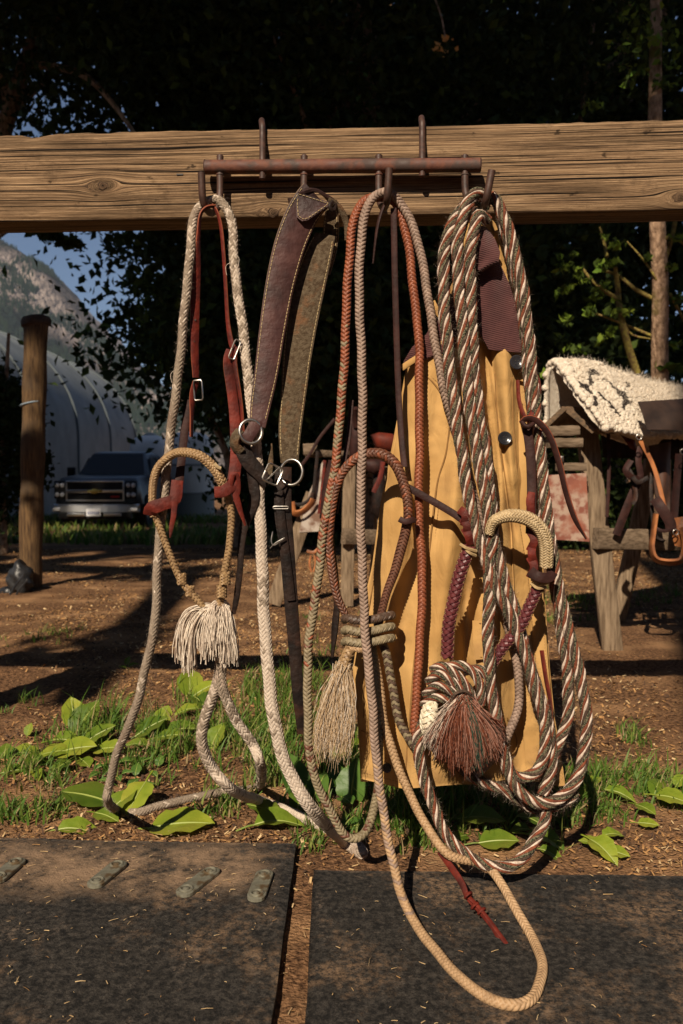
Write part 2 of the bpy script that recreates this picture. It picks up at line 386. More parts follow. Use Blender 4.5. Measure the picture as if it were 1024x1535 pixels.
M = {}
def rubber_mat():
    m = bpy.data.materials.new('rubber'); m.use_nodes = True; nt = m.node_tree; L = nt.links.new; p = nt.nodes['Principled BSDF']
    tc = nt.nodes.new('ShaderNodeTexCoord')
    def nz(s, d=6, r=.6):
        n = nt.nodes.new('ShaderNodeTexNoise'); n.inputs['Scale'].default_value = s; n.inputs['Detail'].default_value = d; n.inputs['Roughness'].default_value = r; L(tc.outputs['Object'], n.inputs['Vector']); return n.outputs['Fac']
    def mr(f, a, b, c=0, d=1):
        n = nt.nodes.new('ShaderNodeMapRange'); n.inputs[1].default_value = a; n.inputs[2].default_value = b; n.inputs[3].default_value = c; n.inputs[4].default_value = d; L(f, n.inputs[0]); return n.outputs[0]
    def mix(f, a, c):
        n = nt.nodes.new('ShaderNodeMix'); n.data_type = 'RGBA'; L(f, n.inputs['Factor']); n.inputs[7].default_value = tuple(c)+(1,)
        if isinstance(a, tuple): n.inputs[6].default_value = a+(1,)
        else: L(a, n.inputs[6])
        return n.outputs[2]
    def mul(a, b):
        n = nt.nodes.new('ShaderNodeMath'); n.operation = 'MULTIPLY'; L(a, n.inputs[0]); L(b, n.inputs[1]); return n.outputs[0]
    fine = nz(80, 8, .86); c = mix(mr(fine, .44, .70), (.011, .0105, .0105), (.095, .083, .072))
    big = mr(nz(3.4, 8, .70), .49, .62); mid = mr(nz(60, 7, .78), .44, .58); c = mix(mul(big, mid), c, (.24, .155, .095))
    light = mr(nz(14, 6, .75), .56, .72); c = mix(mul(light, mr(nz(90, 4, .8), .48, .56)), c, (.17, .13, .10))
    # trodden-in dust along the clip row of the left mat
    sx = nt.nodes.new('ShaderNodeSeparateXYZ'); L(tc.outputs['Object'], sx.inputs[0])
    bnd = mul(mul(mr(sx.outputs['Y'], 1.60, 1.70), mr(sx.outputs['Y'], 1.90, 1.82)), mr(sx.outputs['X'], -.12, -.22))
    c = mix(mul(bnd, mr(nz(9, 8, .75), .40, .56)), c, (.27, .18, .115))
    L(c, p.inputs['Base Color']); p.inputs['Roughness'].default_value = .9; p.inputs['Specular IOR Level'].default_value = .2
    bp = nt.nodes.new('ShaderNodeBump'); bp.inputs['Strength'].default_value = 1; bp.inputs['Distance'].default_value = .003; L(nz(260, 4, .7), bp.inputs['Height'])
    b2 = nt.nodes.new('ShaderNodeBump'); b2.inputs['Strength'].default_value = .7; b2.inputs['Distance'].default_value = .012; L(nz(22, 5), b2.inputs['Height']); L(bp.outputs[0], b2.inputs['Normal']); L(b2.outputs[0], p.inputs['Normal'])
    return m
M['soil'] = mat('soil', (.060, .032, .018), (.26, .14, .072), 70, 9, .95, 1.0, 130, .010, c3=(.34, .195, .10), s3=3.0, lo3=.47, hi3=.68, spec=.08)
M['chip_a'] = mat('chip_a', (.42, .235, .09), (.26, .13, .05), 40, bump=0, rough=.9)
M['chip_b'] = mat('chip_b', (.09, .05, .03), (.05, .028, .018), 40, bump=0, rough=.9)
M['chip_c'] = mat('chip_c', (.62, .46, .26), (.48, .31, .14), 40, bump=0, rough=.9)
M['rubber'] = rubber_mat()
M['dirt'] = mat('dirt', (.20, .13, .085), (.10, .062, .04), 60, 6, .95, .8, 200, .003, spec=.1)
M['rust'] = mat('rust', (.085, .028, .018), (.15, .055, .032), 60, 6, .62, .5, 300, .0008, c3=(.06, .035, .028), s3=25, spec=.5, rough2=.8)
M['rust_dk'] = mat('rust_dk', (.035, .018, .014), (.075, .035, .024), 80, 6, .55, .4, 300, .0006, spec=.5)
M['steel'] = mat('steel', (.55, .53, .50), (.32, .29, .26), 90, 5, .28, .15, 200, .0004, metal=1, rough2=.5)
M['clip'] = mat('clip', (.18, .17, .13), (.27, .26, .20), 60, 6, .5, .4, 200, .0006, metal=.4, c3=(.13, .09, .05), s3=40)
M['cotton'] = mat('cotton', (.60, .51, .42), (.44, .36, .29), 160, 6, .95, .8, 600, .0016, c3=(.34, .25, .19), s3=9, lo3=.52, hi3=.75, spec=.1)
M['cotton_d'] = mat('cotton_d', (.33, .265, .205), (.21, .165, .125), 160, 6, .95, .8, 600, .0016, c3=(.17, .12, .09), s3=12, lo3=.5, hi3=.72, spec=.1)
M['gap'] = mat('gap', (.03, .02, .015), None, rough=.9, bump=0, spec=.1)  # near-black core colour, paints in the shade between braid strands
M['cotton_w'] = mat('cotton_w', (.74, .66, .56), (.58, .48, .38), 120, 6, .95, .5, 500, .0008, spec=.1)
M['leather_red'] = mat('leather_red', (.155, .021, .012), (.075, .011, .008), 45, 7, .62, .9, 130, .0022, c3=(.045, .011, .009), s3=18, lo3=.48, hi3=.68, spec=.2)
M['leather_red_e'] = mat('leather_red_e', (.24, .055, .024), (.20, .05, .02), 60, 5, .7, .4, 300, .0006)
M['leather_plum'] = mat('leather_plum', (.052, .022, .021), (.088, .040, .036), 26, 7, .55, .9, 75, .0030, c3=(.032, .016, .015), s3=8, spec=.25)
M['leather_edge'] = mat('leather_edge', (.24, .16, .09), (.15, .09, .05), 60, 5, .8, .4, 300, .0006)
M['leather_rough'] = mat('leather_rough', (.060, .040, .024), (.120, .090, .058), 130, 8, .92, 1.0, 300, .003, c3=(.15, .075, .038), s3=34, lo3=.56, hi3=.72, spec=.1)
M['leather_black'] = mat('leather_black', (.008, .0055, .005), (.022, .012, .009), 35, 7, .58, .9, 90, .0025, spec=.2, c3=(.055, .022, .013), s3=16, lo3=.57, hi3=.72)
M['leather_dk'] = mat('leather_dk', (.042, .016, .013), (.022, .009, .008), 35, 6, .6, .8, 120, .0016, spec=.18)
M['leather_tan'] = mat('leather_tan', (.40, .15, .05), (.26, .09, .035), 18, 5, .5, .4, 160, .0008, c3=(.12, .05, .025), s3=9, lo3=.5, hi3=.7)
M['thread'] = mat('thread', (.50, .38, .20), (.34, .25, .13), 200, 3, .9, 0)
M['tan_rawhide'] = mat('tan_rawhide', (.36, .235, .115), (.20, .12, .06), 120, 5, .5, .4, 400, .0005)
M['cream'] = mat('cream', (.50, .38, .22), (.33, .235, .125), 90, 5, .5, .4, 400, .0005)
M['white_raw'] = mat('white_raw', (.72, .66, .52), (.60, .52, .38), 90, 5, .5, .2, 400, .0005)
M['black_raw'] = mat('black_raw', (.03, .025, .02), None, rough=.6, bump=0)
M['pink'] = mat('pink', (.31, .215, .165), (.19, .13, .098), 70, 5, .6, .3, 500, .0005)
M['tan_rope'] = mat('tan_rope', (.43, .28, .155), (.31, .195, .105), 70, 5, .6, .3, 500, .0005)
M['rustbraid'] = mat('rustbraid', (.27, .080, .035), (.17, .048, .022), 70, 5, .5, .3, 400, .0005)
M['olive'] = mat('olive', (.25, .20, .12), (.16, .125, .075), 70, 5, .6, .3, 400, .0005)
M['brownbraid'] = mat('brownbraid', (.15, .062, .035), (.09, .036, .022), 70, 5, .5, .3, 400, .0005)
M['darkbraid'] = mat('darkbraid', (.10, .06, .04), (.065, .04, .028), 70, 5, .5, .3, 400, .0005)
M['purple'] = mat('purple', (.125, .030, .032), (.075, .018, .022), 60, 5, .32, .3, 300, .0005)
M['y_white'] = mat('y_white', (.74, .62, .52), (.50, .39, .31), 140, 6, .95, 1, 500, .0025, spec=.1)
M['y_rust'] = mat('y_rust', (.25, .080, .042), (.12, .040, .026), 140, 6, .95, 1, 500, .0025, spec=.1)
M['y_green'] = mat('y_green', (.022, .030, .020), (.18, .155, .10), 380, 3, .95, 1, 500, .0025, spec=.1, lo=.46, hi=.52)
M['y_brown'] = mat('y_brown', (.120, .078, .057), (.045, .030, .023), 140, 6, .95, 1, 500, .0025, spec=.1)
M['y_teal'] = mat('y_teal', (.035, .10, .07), (.02, .06, .045), 160, 4, .95, .3, spec=.1)
M['hair_tan'] = mat('hair_tan', (.62, .46, .29), (.44, .30, .17), 120, 4, .7, 0, spec=.3)
M['horn'] = mat('horn', (.012, .012, .016), (.03, .03, .035), 40, 4, .25, 0, spec=.6)
M['twine'] = mat('twine', (.42, .30, .15), (.30, .20, .1), 90, 4, .8, 0)

def canvas_mat():
    m = mat('canvas', (.52, .315, .120), (.41, .235, .082), 11, 6, .85, .25, 900, .0006, c3=(.26, .145, .060), s3=8, lo3=.53, hi3=.78, spec=.15)
    nt = m.node_tree; L = nt.links.new; p = nt.nodes['Principled BSDF']
    b0 = [n for n in nt.nodes if n.type == 'BUMP'][0]
    tc = [n for n in nt.nodes if n.type == 'TEX_COORD'][0]
    nz = nt.nodes.new('ShaderNodeTexNoise'); nz.inputs['Scale'].default_value = 22; nz.inputs['Detail'].default_value = 3; nz.inputs['Distortion'].default_value = 1.2
    mp = nt.nodes.new('ShaderNodeMapping'); mp.inputs['Scale'].default_value = (1.6, 1, .6); L(tc.outputs['Object'], mp.inputs[0]); L(mp.outputs[0], nz.inputs['Vector'])
    b2 = nt.nodes.new('ShaderNodeBump'); b2.inputs['Strength'].default_value = .5; b2.inputs['Distance'].default_value = .006
    L(nz.outputs['Fac'], b2.inputs['Height']); L(b0.outputs[0], b2.inputs['Normal']); L(b2.outputs[0], p.inputs['Normal']); return m
M['canvas'] = canvas_mat(); M['canvas_seam'] = mat('canvas_seam', (.30, .165, .060), (.22, .12, .045), 60, 4, .9, .4, 300, .001, spec=.1)
def cord_mat():
    m = mat('corduroy', (.095, .036, .034), (.07, .026, .026), 40, 4, .9, 0, spec=.1, sheen=.3)
    nt = m.node_tree; L = nt.links.new; p = nt.nodes['Principled BSDF']
    tc = [n for n in nt.nodes if n.type == 'TEX_COORD'][0]
    w = nt.nodes.new('ShaderNodeTexWave'); w.wave_type = 'BANDS'; w.bands_direction = 'DIAGONAL'; w.inputs['Scale'].default_value = 100; w.inputs['Distortion'].default_value = .6
    mp = nt.nodes.new('ShaderNodeMapping'); mp.inputs['Scale'].default_value = (.35, 0, 1.5); L(tc.outputs['Object'], mp.inputs[0]); L(mp.outputs[0], w.inputs['Vector'])
    b2 = nt.nodes.new('ShaderNodeBump'); b2.inputs['Strength'].default_value = .9; b2.inputs['Distance'].default_value = .0012
    L(w.outputs['Fac'], b2.inputs['Height']); L(b2.outputs[0], p.inputs['Normal']); return m
M['cord'] = cord_mat()
def wood_mat(name, light, mid, dark, gscale=1.0):
    """grain follows the attribute 'gc' (x along, y across the warped grain)"""
    m = bpy.data.materials.new(name); m.use_nodes = True; nt = m.node_tree; p = nt.nodes['Principled BSDF']; L = nt.links.new
    a = nt.nodes.new('ShaderNodeAttribute'); a.attribute_name = 'gc'
    def nz(sc, s, det=6, rough=.6):
        mp = nt.nodes.new('ShaderNodeMapping'); mp.inputs['Scale'].default_value = s; L(a.outputs['Vector'], mp.inputs[0])
        n = nt.nodes.new('ShaderNodeTexNoise'); n.inputs['Scale'].default_value = sc; n.inputs['Detail'].default_value = det; n.inputs['Roughness'].default_value = rough
        L(mp.outputs[0], n.inputs['Vector']); return n
    g1 = nz(1, (3.2, 330*gscale, 30), 8, .72); g2 = nz(1, (2.5, 90*gscale, 12)); g3 = nz(1, (2.2, 16, 3), 6, .7); g4 = nz(1, (1.1, 210*gscale, 30), 3, .5)
    r = nt.nodes.new('ShaderNodeValToRGB'); L(g1.outputs['Fac'], r.inputs[0]); e = r.color_ramp.elements
    e[0].position = .38; e[0].color = tuple(dark)+(1,); e[1].position = .62; e[1].color = tuple(light)+(1,); q = e.new(.47); q.color = tuple(mid)+(1,)
    def mixc(f, a0, col, lo, hi):
        mr = nt.nodes.new('ShaderNodeMapRange'); mr.inputs[1].default_value = lo; mr.inputs[2].default_value = hi; L(f, mr.inputs[0])
        mx = nt.nodes.new('ShaderNodeMix'); mx.data_type = 'RGBA'; L(mr.outputs[0], mx.inputs['Factor']); L(a0, mx.inputs[6]); mx.inputs[7].default_value = tuple(col)+(1,); return mx.outputs[2]
    c = mixc(g2.outputs['Fac'], r.outputs[0], [v*.45 for v in mid], .55, .75)
    c = mixc(g3.outputs['Fac'], c, [v*.30 for v in mid], .46, .72)
    g5 = nz(1, (5.5, 7, 3), 7, .75); c = mixc(g5.outputs['Fac'], c, [v*.42 for v in mid], .54, .68)
    g6 = nz(1, (26, 40, 8), 3, .5); c = mixc(g6.outputs['Fac'], c, [v*.25 for v in mid], .68, .74)
    c = mixc(g4.outputs['Fac'], c, [v*.16 for v in dark], .595, .63)
    L(c, p.inputs['Base Color']); p.inputs['Roughness'].default_value = .85; p.inputs['Specular IOR Level'].default_value = .2
    ad = nt.nodes.new('ShaderNodeMath'); ad.operation = 'ADD'; L(g1.outputs['Fac'], ad.inputs[0])
    sb = nt.nodes.new('ShaderNodeMapRange'); sb.inputs[1].default_value = .60; sb.inputs[2].default_value = .72; sb.inputs[3].default_value = 0; sb.inputs[4].default_value = -1.2
    L(g4.outputs['Fac'], sb.inputs[0]); sb.inputs[1].default_value = .59; sb.inputs[2].default_value = .64; L(sb.outputs[0], ad.inputs[1])
    bp = nt.nodes.new('ShaderNodeBump'); bp.inputs['Strength'].default_value = .9; bp.inputs['Distance'].default_value = .006; L(ad.outputs[0], bp.inputs['Height']); L(bp.outputs[0], p.inputs['Normal'])
    return m
M['beam'] = wood_mat('weathered_wood', (.46, .305, .175), (.225, .138, .075), (.040, .024, .015))
M['gwood'] = mat('grey_wood', (.26, .19, .125), (.12, .082, .052), 14, 8, .9, .7, 60, .004, stretch=(6, 6, .7), spec=.15)
M['gwood_h'] = mat('grey_wood_h', (.22, .16, .11), (.10, .07, .045), 14, 8, .9, .7, 60, .004, stretch=(.7, 6, 6), spec=.15)
M['post'] = mat('post_wood', (.15, .09, .042), (.05, .03, .018), 12, 8, .9, .8, 50, .006, stretch=(5, 5, .6), c3=(.08, .055, .035), s3=3, spec=.15)
M['bark'] = mat('bark', (.50, .33, .215), (.17, .105, .065), 26, 8, .95, 1, 50, .03, stretch=(1, 1, .5), c3=(.15, .12, .03), s3=3.2, lo3=.55, hi3=.66, spec=.1)
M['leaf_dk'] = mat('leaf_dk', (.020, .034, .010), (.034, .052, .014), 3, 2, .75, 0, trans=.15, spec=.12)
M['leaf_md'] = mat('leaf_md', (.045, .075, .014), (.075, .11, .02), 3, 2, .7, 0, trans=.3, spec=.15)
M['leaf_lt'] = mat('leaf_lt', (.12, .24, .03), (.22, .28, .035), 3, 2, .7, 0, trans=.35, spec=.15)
M['leaf_or'] = mat('leaf_or', (.75, .42, .14), None, rough=.8, bump=0, trans=.3)  # extra bright orange in place of sunlight; the cluster hangs in shade
M['grass_a'] = mat('grass_a', (.070, .150, .018), (.115, .20, .028), 6, 3, .55, 0, trans=.3, spec=.35)
M['grass_b'] = mat('grass_b', (.17, .23, .04), (.25, .26, .07), 6, 3, .6, 0, trans=.3, spec=.3)
M['grass_d'] = mat('grass_d', (.34, .26, .13), (.26, .19, .09), 6, 3, .8, 0, trans=.15)
# ------------------------------------------------------------------ ground
def ground_obj():
    ys = [1.0]
    while ys[-1] < 3.4: ys.append(ys[-1]+.018)
    while ys[-1] < 9: ys.append(ys[-1]+.045)
    while ys[-1] < 2200: ys.append(ys[-1]*1.06)
    yb = [.9]
    while yb[-1] > -400: yb.append(yb[-1]-max(.1, abs(yb[-1])*.3))
    ys = np.array(yb[::-1]+ys)
    xs = [0.0]
    while xs[-1] < 1.3: xs.append(xs[-1]+.018)
    while xs[-1] < 5: xs.append(xs[-1]+.06)
    while xs[-1] < 2200: xs.append(xs[-1]*1.09)
    xs = np.array(xs); xs = np.r_[-xs[::-1], xs[1:]]
    X, Y = np.meshgrid(xs, ys); Z = gz(X, Y)
    fade = (1-ss(6, 14, Y))
    Z = Z+fade*(.012*(fbm(X*28, Y*28, 3, 9)-.45))
    b = Buf(); b.add(np.stack([X, Y, Z], -1).reshape(-1, 3), grid_faces(len(ys), len(xs), closed=False, flip=True))
    build('ground', b, M['soil'], kind='structure')
ground_obj()
def scatter_flat(n, xr, yr, sizes, seed, ecc=3, lift=.004):
    rg = np.random.default_rng(seed)
    x = rg.uniform(*xr, n); y = rg.uniform(*yr, n)
    return rg, x, y, rg.uniform(*sizes, n)
def chips(name, n, yr, size, seed, wide, keep, mats, **kw):
    rg = np.random.default_rng(seed); y = yr[0]+(yr[1]-yr[0])*rg.uniform(0, 1, n)**1.3; x = rg.uniform(-1, 1, n)*wide*(y*.46+.2)
    k = keep(x, y, rg); x = x[k]; y = y[k]; n = len(x)
    z = gz(x, y)+.006; s = rg.uniform(.35, 1, n)*size*(.6+y*.14); a = rg.uniform(0, 6.28, n); e = rg.uniform(.12, .55, n)
    tx = rg.normal(0, .35, n); ty = rg.normal(0, .35, n)
    ux = np.stack([np.cos(a), np.sin(a), tx], -1)*s[:, None]; uy = np.stack([-np.sin(a), np.cos(a), ty], -1)*(s*e)[:, None]
    c = np.stack([x, y, z], -1); up = np.array([0, 0, 1.])*(s*e*.5)[:, None]
    V = np.stack([c-ux-uy*.6, c+ux*.9-uy, c+ux+uy*.8, c-ux*.8+uy, c+up], 1).reshape(-1, 3)
    i = np.arange(n)[:, None]*5
    T = np.concatenate([i+np.array([[0, 1, 4]]), i+np.array([[1, 2, 4]]), i+np.array([[2, 3, 4]]), i+np.array([[3, 0, 4]])])
    mi = rg.choice(len(mats), n, p=kw.pop('p', None)); b = Buf(); b.add(V, T=T, m=np.tile(mi, 4))
    build(name, b, mats, smooth=False, kind='stuff', **kw)
chips('wood_chips', 42000, (2.02, 9.5), .010, 11, 1.15, lambda x, y, rg: (fbm(x*1.3+4, y*.9, 3, 21)+rg.normal(0, .06, len(x)) > .44-.03*ss(3.5, 6, y)),
      [M['chip_a'], M['chip_b'], M['chip_c'], M['soil']], p=[.36, .28, .12, .24], label='dry brown wood chips and dead leaf bits strewn over the dirt', category='wood chips') if False else None
def _c(name, label, cat, *a, **k):
    chips(name, *a, **k); o = [q for q in COL.objects if q.name.startswith(name)][-1]; tagit(o, label, cat); return o
_c('wood_chips', 'dry brown wood chips and dead leaf bits strewn over the dirt', 'wood chips', 110000, (1.3, 11), .0095, 11, 1.15,
   lambda x, y, rg: (fbm(x*1.3+4, y*.9, 3, 21)+rg.normal(0, .07, len(x)) > .45-.04*ss(3.2, 5, y)),
   [M['chip_a'], M['chip_b'], M['chip_c'], M['soil']], p=[.42, .26, .12, .20])

# ------------------------------------------------------------------ rubber mats
def mat_slab(name, corners, z0, z1, label, curl=0):
    c = np.array(corners)  # 4 xy corners near-left, near-right, far-right, far-left
    def fn(u, v):
        P = ((1-u)*(1-v))[..., None]*c[0]+(u*(1-v))[..., None]*c[1]+(u*v)[..., None]*c[2]+((1-u)*v)[..., None]*c[3]
        x, y = P[..., 0], P[..., 1]
        ed = np.minimum(np.minimum(u, 1-u)*1.2, np.minimum(v, 1-v)); 
        z = z1+.004*(fbm(x*5, y*5, 3, 33)-.5)+.0012*(fbm(x*60, y*60, 2, 35)-.5)+curl*ss(.9, 1, v)-.003*(1-ss(0, .008, ed))
        x = x+.003*(fbm(y*12, y*0, 3, 37)-.5)*(ss(.9, 1, u)+ss(.9, 1, 1-u)); y = y+.006*(fbm(x*10, x*0, 3, 39)-.5)*ss(.9, 1, v)
        return np.stack([x, y, z], -1)
    b = Buf(); sheet(b, fn, 120, 60, back=lambda u, v: np.stack([fn(u, v)[..., 0], fn(u, v)[..., 1], np.full(u.shape, z0)], -1))
    o = build(name, b, M['rubber']); return tagit(o, label, 'mat')
def gxy(px, py, lift): p = ground(px, py, lift); return [p[0], p[1]]
LM = 0.022; MT = 0.016
def onz(px, py, z):
    k = at(px, py, 1.0); return at(px, py, (z-CAMZ)/(k[2]-CAMZ))
a = onz(444, 1292, LM); bq = onz(408, 1545, LM); fl = onz(-120, 1252, LM); fr = onz(444, 1263, LM)
dn = bq+(bq-a)*.8
mat_slab('rubber_mat', [(-1.6, .8), (dn[0], .8), (fr[0], fr[1]), (-1.6, fl[1]+.03)], -.005, LM, 'dusty black rubber mat with metal connector clips at bottom left')
a2 = onz(470, 1302, MT); b2 = onz(458, 1535, MT); f2 = onz(1024, 1312, MT); d2 = b2+(b2-a2)*.8
mat_slab('rubber_mat', [(d2[0], .8), (1.7, .8), (1.7, f2[1]-.03), (a2[0], a2[1])], -.005, MT, 'dark speckled rubber mat at bottom right under the long rein loop')
def bits(name, label, n, zf, xr, yr, seed):
    rg = np.random.default_rng(seed); x = rg.uniform(*xr, n); y = rg.uniform(*yr, n)
    a = rg.uniform(0, 3.14, n); L = rg.uniform(.0012, .0055, n)*rg.choice([1, 1, 1, 2.2], n)
    c = np.stack([x, y, zf(x, y)], -1); d = np.stack([np.cos(a), np.sin(a), a*0], -1)*L[:, None]
    pa = np.stack([c-d, c+rg.normal(0, .0004, (n, 3))+[0, 0, .0006], c+d], 1)
    b = Buf(); tubes_fast(b, pa, rg.uniform(.0003, .0009, n), 4, rg.choice(2, n, p=[.8, .2]), .6)
    o = build(name, b, [M['chip_c'], M['chip_a']], kind='stuff'); tagit(o, label, 'straw bits')
bits('straw_bits', 'pale straw bits scattered on the left rubber mat', 300, lambda x, y: x*0+LM+.0035, (-.85, -.12), (1.2, 1.95), 51)
bits('straw_bits', 'pale straw bits scattered on the right rubber mat', 130, lambda x, y: x*0+MT+.0035, (-.02, .85), (1.2, 1.8), 52)
bits('straw_bits', 'pale straw bits in the dirt gap between the mats', 60, lambda x, y: gz(x, y)+.004, (-.13, -.03), (1.2, 1.82), 53)
def clip(px0, py0, px1, py1, label):
    A = onz(px0, py0, LM+.004); B = onz(px1, py1, LM+.004); c = (A+B)/2; d = (B-A)[:2]; L = np.linalg.norm(d); an = math.atan2(d[1], d[0])
    t = thing('connector_clip', c, label, 'clip', 'metal clips along the left mat edge')
    u = np.array([math.cos(an), math.sin(an), 0]); w = np.array([-u[1], u[0], 0]); r = .0185
    pts = []
    for s in (-1, 1):
        for q in np.linspace(-90, 90, 9):
            qa = math.radians(q); pts.append(u*s*(L/2-r*.2)+u*s*math.cos(qa)*r+w*s*math.sin(qa)*r)
    top = [p*[1, 1, 0] for p in pts]; b = Buf(); n = len(top)
    V = [c+p*.92+[0, 0, .0045] for p in top]+[c+p+[0, 0, .003] for p in top]+[c+p+[0, 0, -.003] for p in top]+[c+[0, 0, .0045]]
    Q = [[i, (i+1) % n, n+(i+1) % n, n+i] for i in range(n)]+[[n+i, n+(i+1) % n, 2*n+(i+1) % n, 2*n+i] for i in range(n)]
    # waist
    V = np.array(V); rel = V[:2*n]-c; al = rel@u; V[:3*n] -= np.outer(((V[:3*n]-c)@w)*.42*np.clip(1-np.abs((V[:3*n]-c)@u)/(L*.4), 0, 1), w)
    T = [[i, (i+1) % n, 3*n] for i in range(n)]
    b.add(V, Q, T); build('plate', b, M['clip'], t, smooth=False)
    for s in (-1, 1):
        cc = c+u*s*L*.42+[0, 0, .0045]; e = Buf(); ring(e, cc, .0120, .0030, (0, 0, 1), 6, 18, upv=(0, 1, 0)); build('washer', e, M['clip'], t)
        e = Buf(); sphere(e, cc+[0, 0, .0008], .0070, 6, 10, sc=(1, 1, .45)); build('screw', e, M['clip'], t)
        e = Buf(); box(e, cc+[0, 0, .003], (.007, .0012, .0012)); box(e, cc+[0, 0, .003], (.0012, .007, .0013)); build('screw_slot', e, M['black_raw'], t, smooth=False)
clip(-4, 1318, 26, 1292, 'leftmost metal connector clip cut by the photo edge')
clip(143, 1325, 178, 1296, 'long dull metal connector clip on the mat, second from the left')
clip(276, 1338, 318, 1306, 'long dull metal connector clip on the mat, third from the left')
clip(384, 1345, 397, 1310, 'short greenish metal connector clip nearest the mat corner')

# ------------------------------------------------------------------ weathered beam
BX = lambda x: 1.80-0.058*x
M['knot'] = wood_mat('knot_wood', (.20, .125, .07), (.10, .06, .036), (.022, .014, .010))
def beam():
    zt = at(512, 190, 1.8)[2]; zb = at(512, 322.5, 1.8)[2]; H = zt-zb; D = .085; n = 700; k = 44
    x = np.linspace(-2.3, 2.3, n)
    t = thing('hitching_rail', (0, 1.85, 0), 'weathered grey brown timber rail carrying the hanging rope and tack', 'rail')
    knots = [(at(155, 279, 1.83), .012), (at(410, 319, 1.81), .012), (at(1019, 297, 1.76), .013), (np.array([-1.1, 0, zb+.06]), .012), (np.array([1.3, 0, zb+.12]), .014)]
    # section: front face rows, top, back, bottom
    zf = np.linspace(0, 1, k); sec = [(0, q) for q in zf]+[(q, 1) for q in (.25, .5, .75)]+[(1, q) for q in (1, .66, .33, 0)]+[(q, 0) for q in (.75, .5, .25)]
    sec = np.array(sec); K = len(sec); X = np.repeat(x[:, None], K, 1); dq = np.repeat(sec[None, :, 0], n, 0); zq = np.repeat(sec[None, :, 1], n, 0)
    top = .0055*(fbm(X*3, X*0, 4, 61)-.5)+.004*(fbm(X*40, X*0, 2, 62)-.5)-.006*ss(.0, .02, X+.62)*(1-ss(.62, .66, -X+.02))*0
    top = top-.007*np.exp(-((X+.665)/.03)**2)
    Z = zb+zq*H+top*zq+.003*(fbm(X*4, X*0+7, 3, 63)-.5)*(1-zq)
    Y = 1.8-.058*X+dq*D
    r = .006; edge = (dq < .01)*(np.exp(-((zq*H)/r)**2)+np.exp(-(((1-zq)*H)/r)**2)); Y = Y+edge*r*.7
    gx = X.copy(); gw = Z.copy()-zb
    # warped grain: flow lines round the knots
    zc = Z-zb
    psi = zc+.006*(fbm(X*1.2, zc*6, 3, 64)-.5)*2
    dark = np.zeros_like(X)
    for kp, rr in knots:
        dx = (X-kp[0])*.42; dz = zc-(kp[2]-zb); r2 = dx*dx+dz*dz
        psi = psi-dz*(rr*1.5)**2/(r2+.00006)*np.exp(-r2/.0016)*.9
        near = np.exp(-(r2/(rr*.75)**2)**2); psi = psi*(1-near)+near*(np.sqrt(r2)*1.2)
        Y = Y-.0016*np.exp(-r2/.0005)*(dq < .01)
    Y = Y+(dq < .01)*.0016*(fbm(X*2.5, psi*120, 3, 65)-.5)*1.6
    V = np.stack([X, Y, Z], -1).reshape(-1, 3)
    b = Buf(); b.add(V, grid_faces(n, K, flip=False))
    o = build('beam', b, M['beam'], t)
    gc = np.stack([X, psi+dq*.3, dq*D], -1).reshape(-1, 3).astype(np.float32)
    at_ = o.data.attributes.new('gc', 'FLOAT_VECTOR', 'POINT'); at_.data.foreach_set('vector', gc.ravel())
    for kp, rr in knots[:3]:
        rr = rr*1.25; e = Buf(); y0 = BX(kp[0]); nr, na = 7, 26; rad = np.linspace(0.03, 1, nr)[:, None]; a = np.arange(na)/na*6.283
        wob = 1+.12*np.sin(a*3+rr*900)+.06*np.sin(a*7)
        Vk = np.stack([kp[0]+1.15*rr*.72*rad*np.cos(a)*wob, np.full((nr, na), y0-.0045)+.0035*rad**3+.0006*np.sin(rad*22), kp[2]+rr*.66*rad*np.sin(a)*wob], -1)
        e.add(Vk.reshape(-1, 3), grid_faces(nr, na)); k_ = build('knot', e, M['knot'], t)
        g = np.stack([Vk[..., 0]*.3, rad*rr*.9+a*0, Vk[..., 2]*.3], -1).reshape(-1, 3).astype(np.float32)*[1, 1, 1]
        k_.data.attributes.new('gc', 'FLOAT_VECTOR', 'POINT').data.foreach_set('vector', np.ascontiguousarray(g, dtype=np.float32).ravel())
    for sx in (-1.72, 1.72):
        e = Buf(); plank(e, (sx, BX(sx)+.05, -.3), (sx, BX(sx)+.05, zb-.002), .15, .13); build('post', e, M['gwood'], t)
    e = Buf(); box(e, at(270, 262, BX(-.35))-[0, .0015, 0], (.014, .003, .003)); build('nail_scar', e, M['black_raw'], t)
beam()

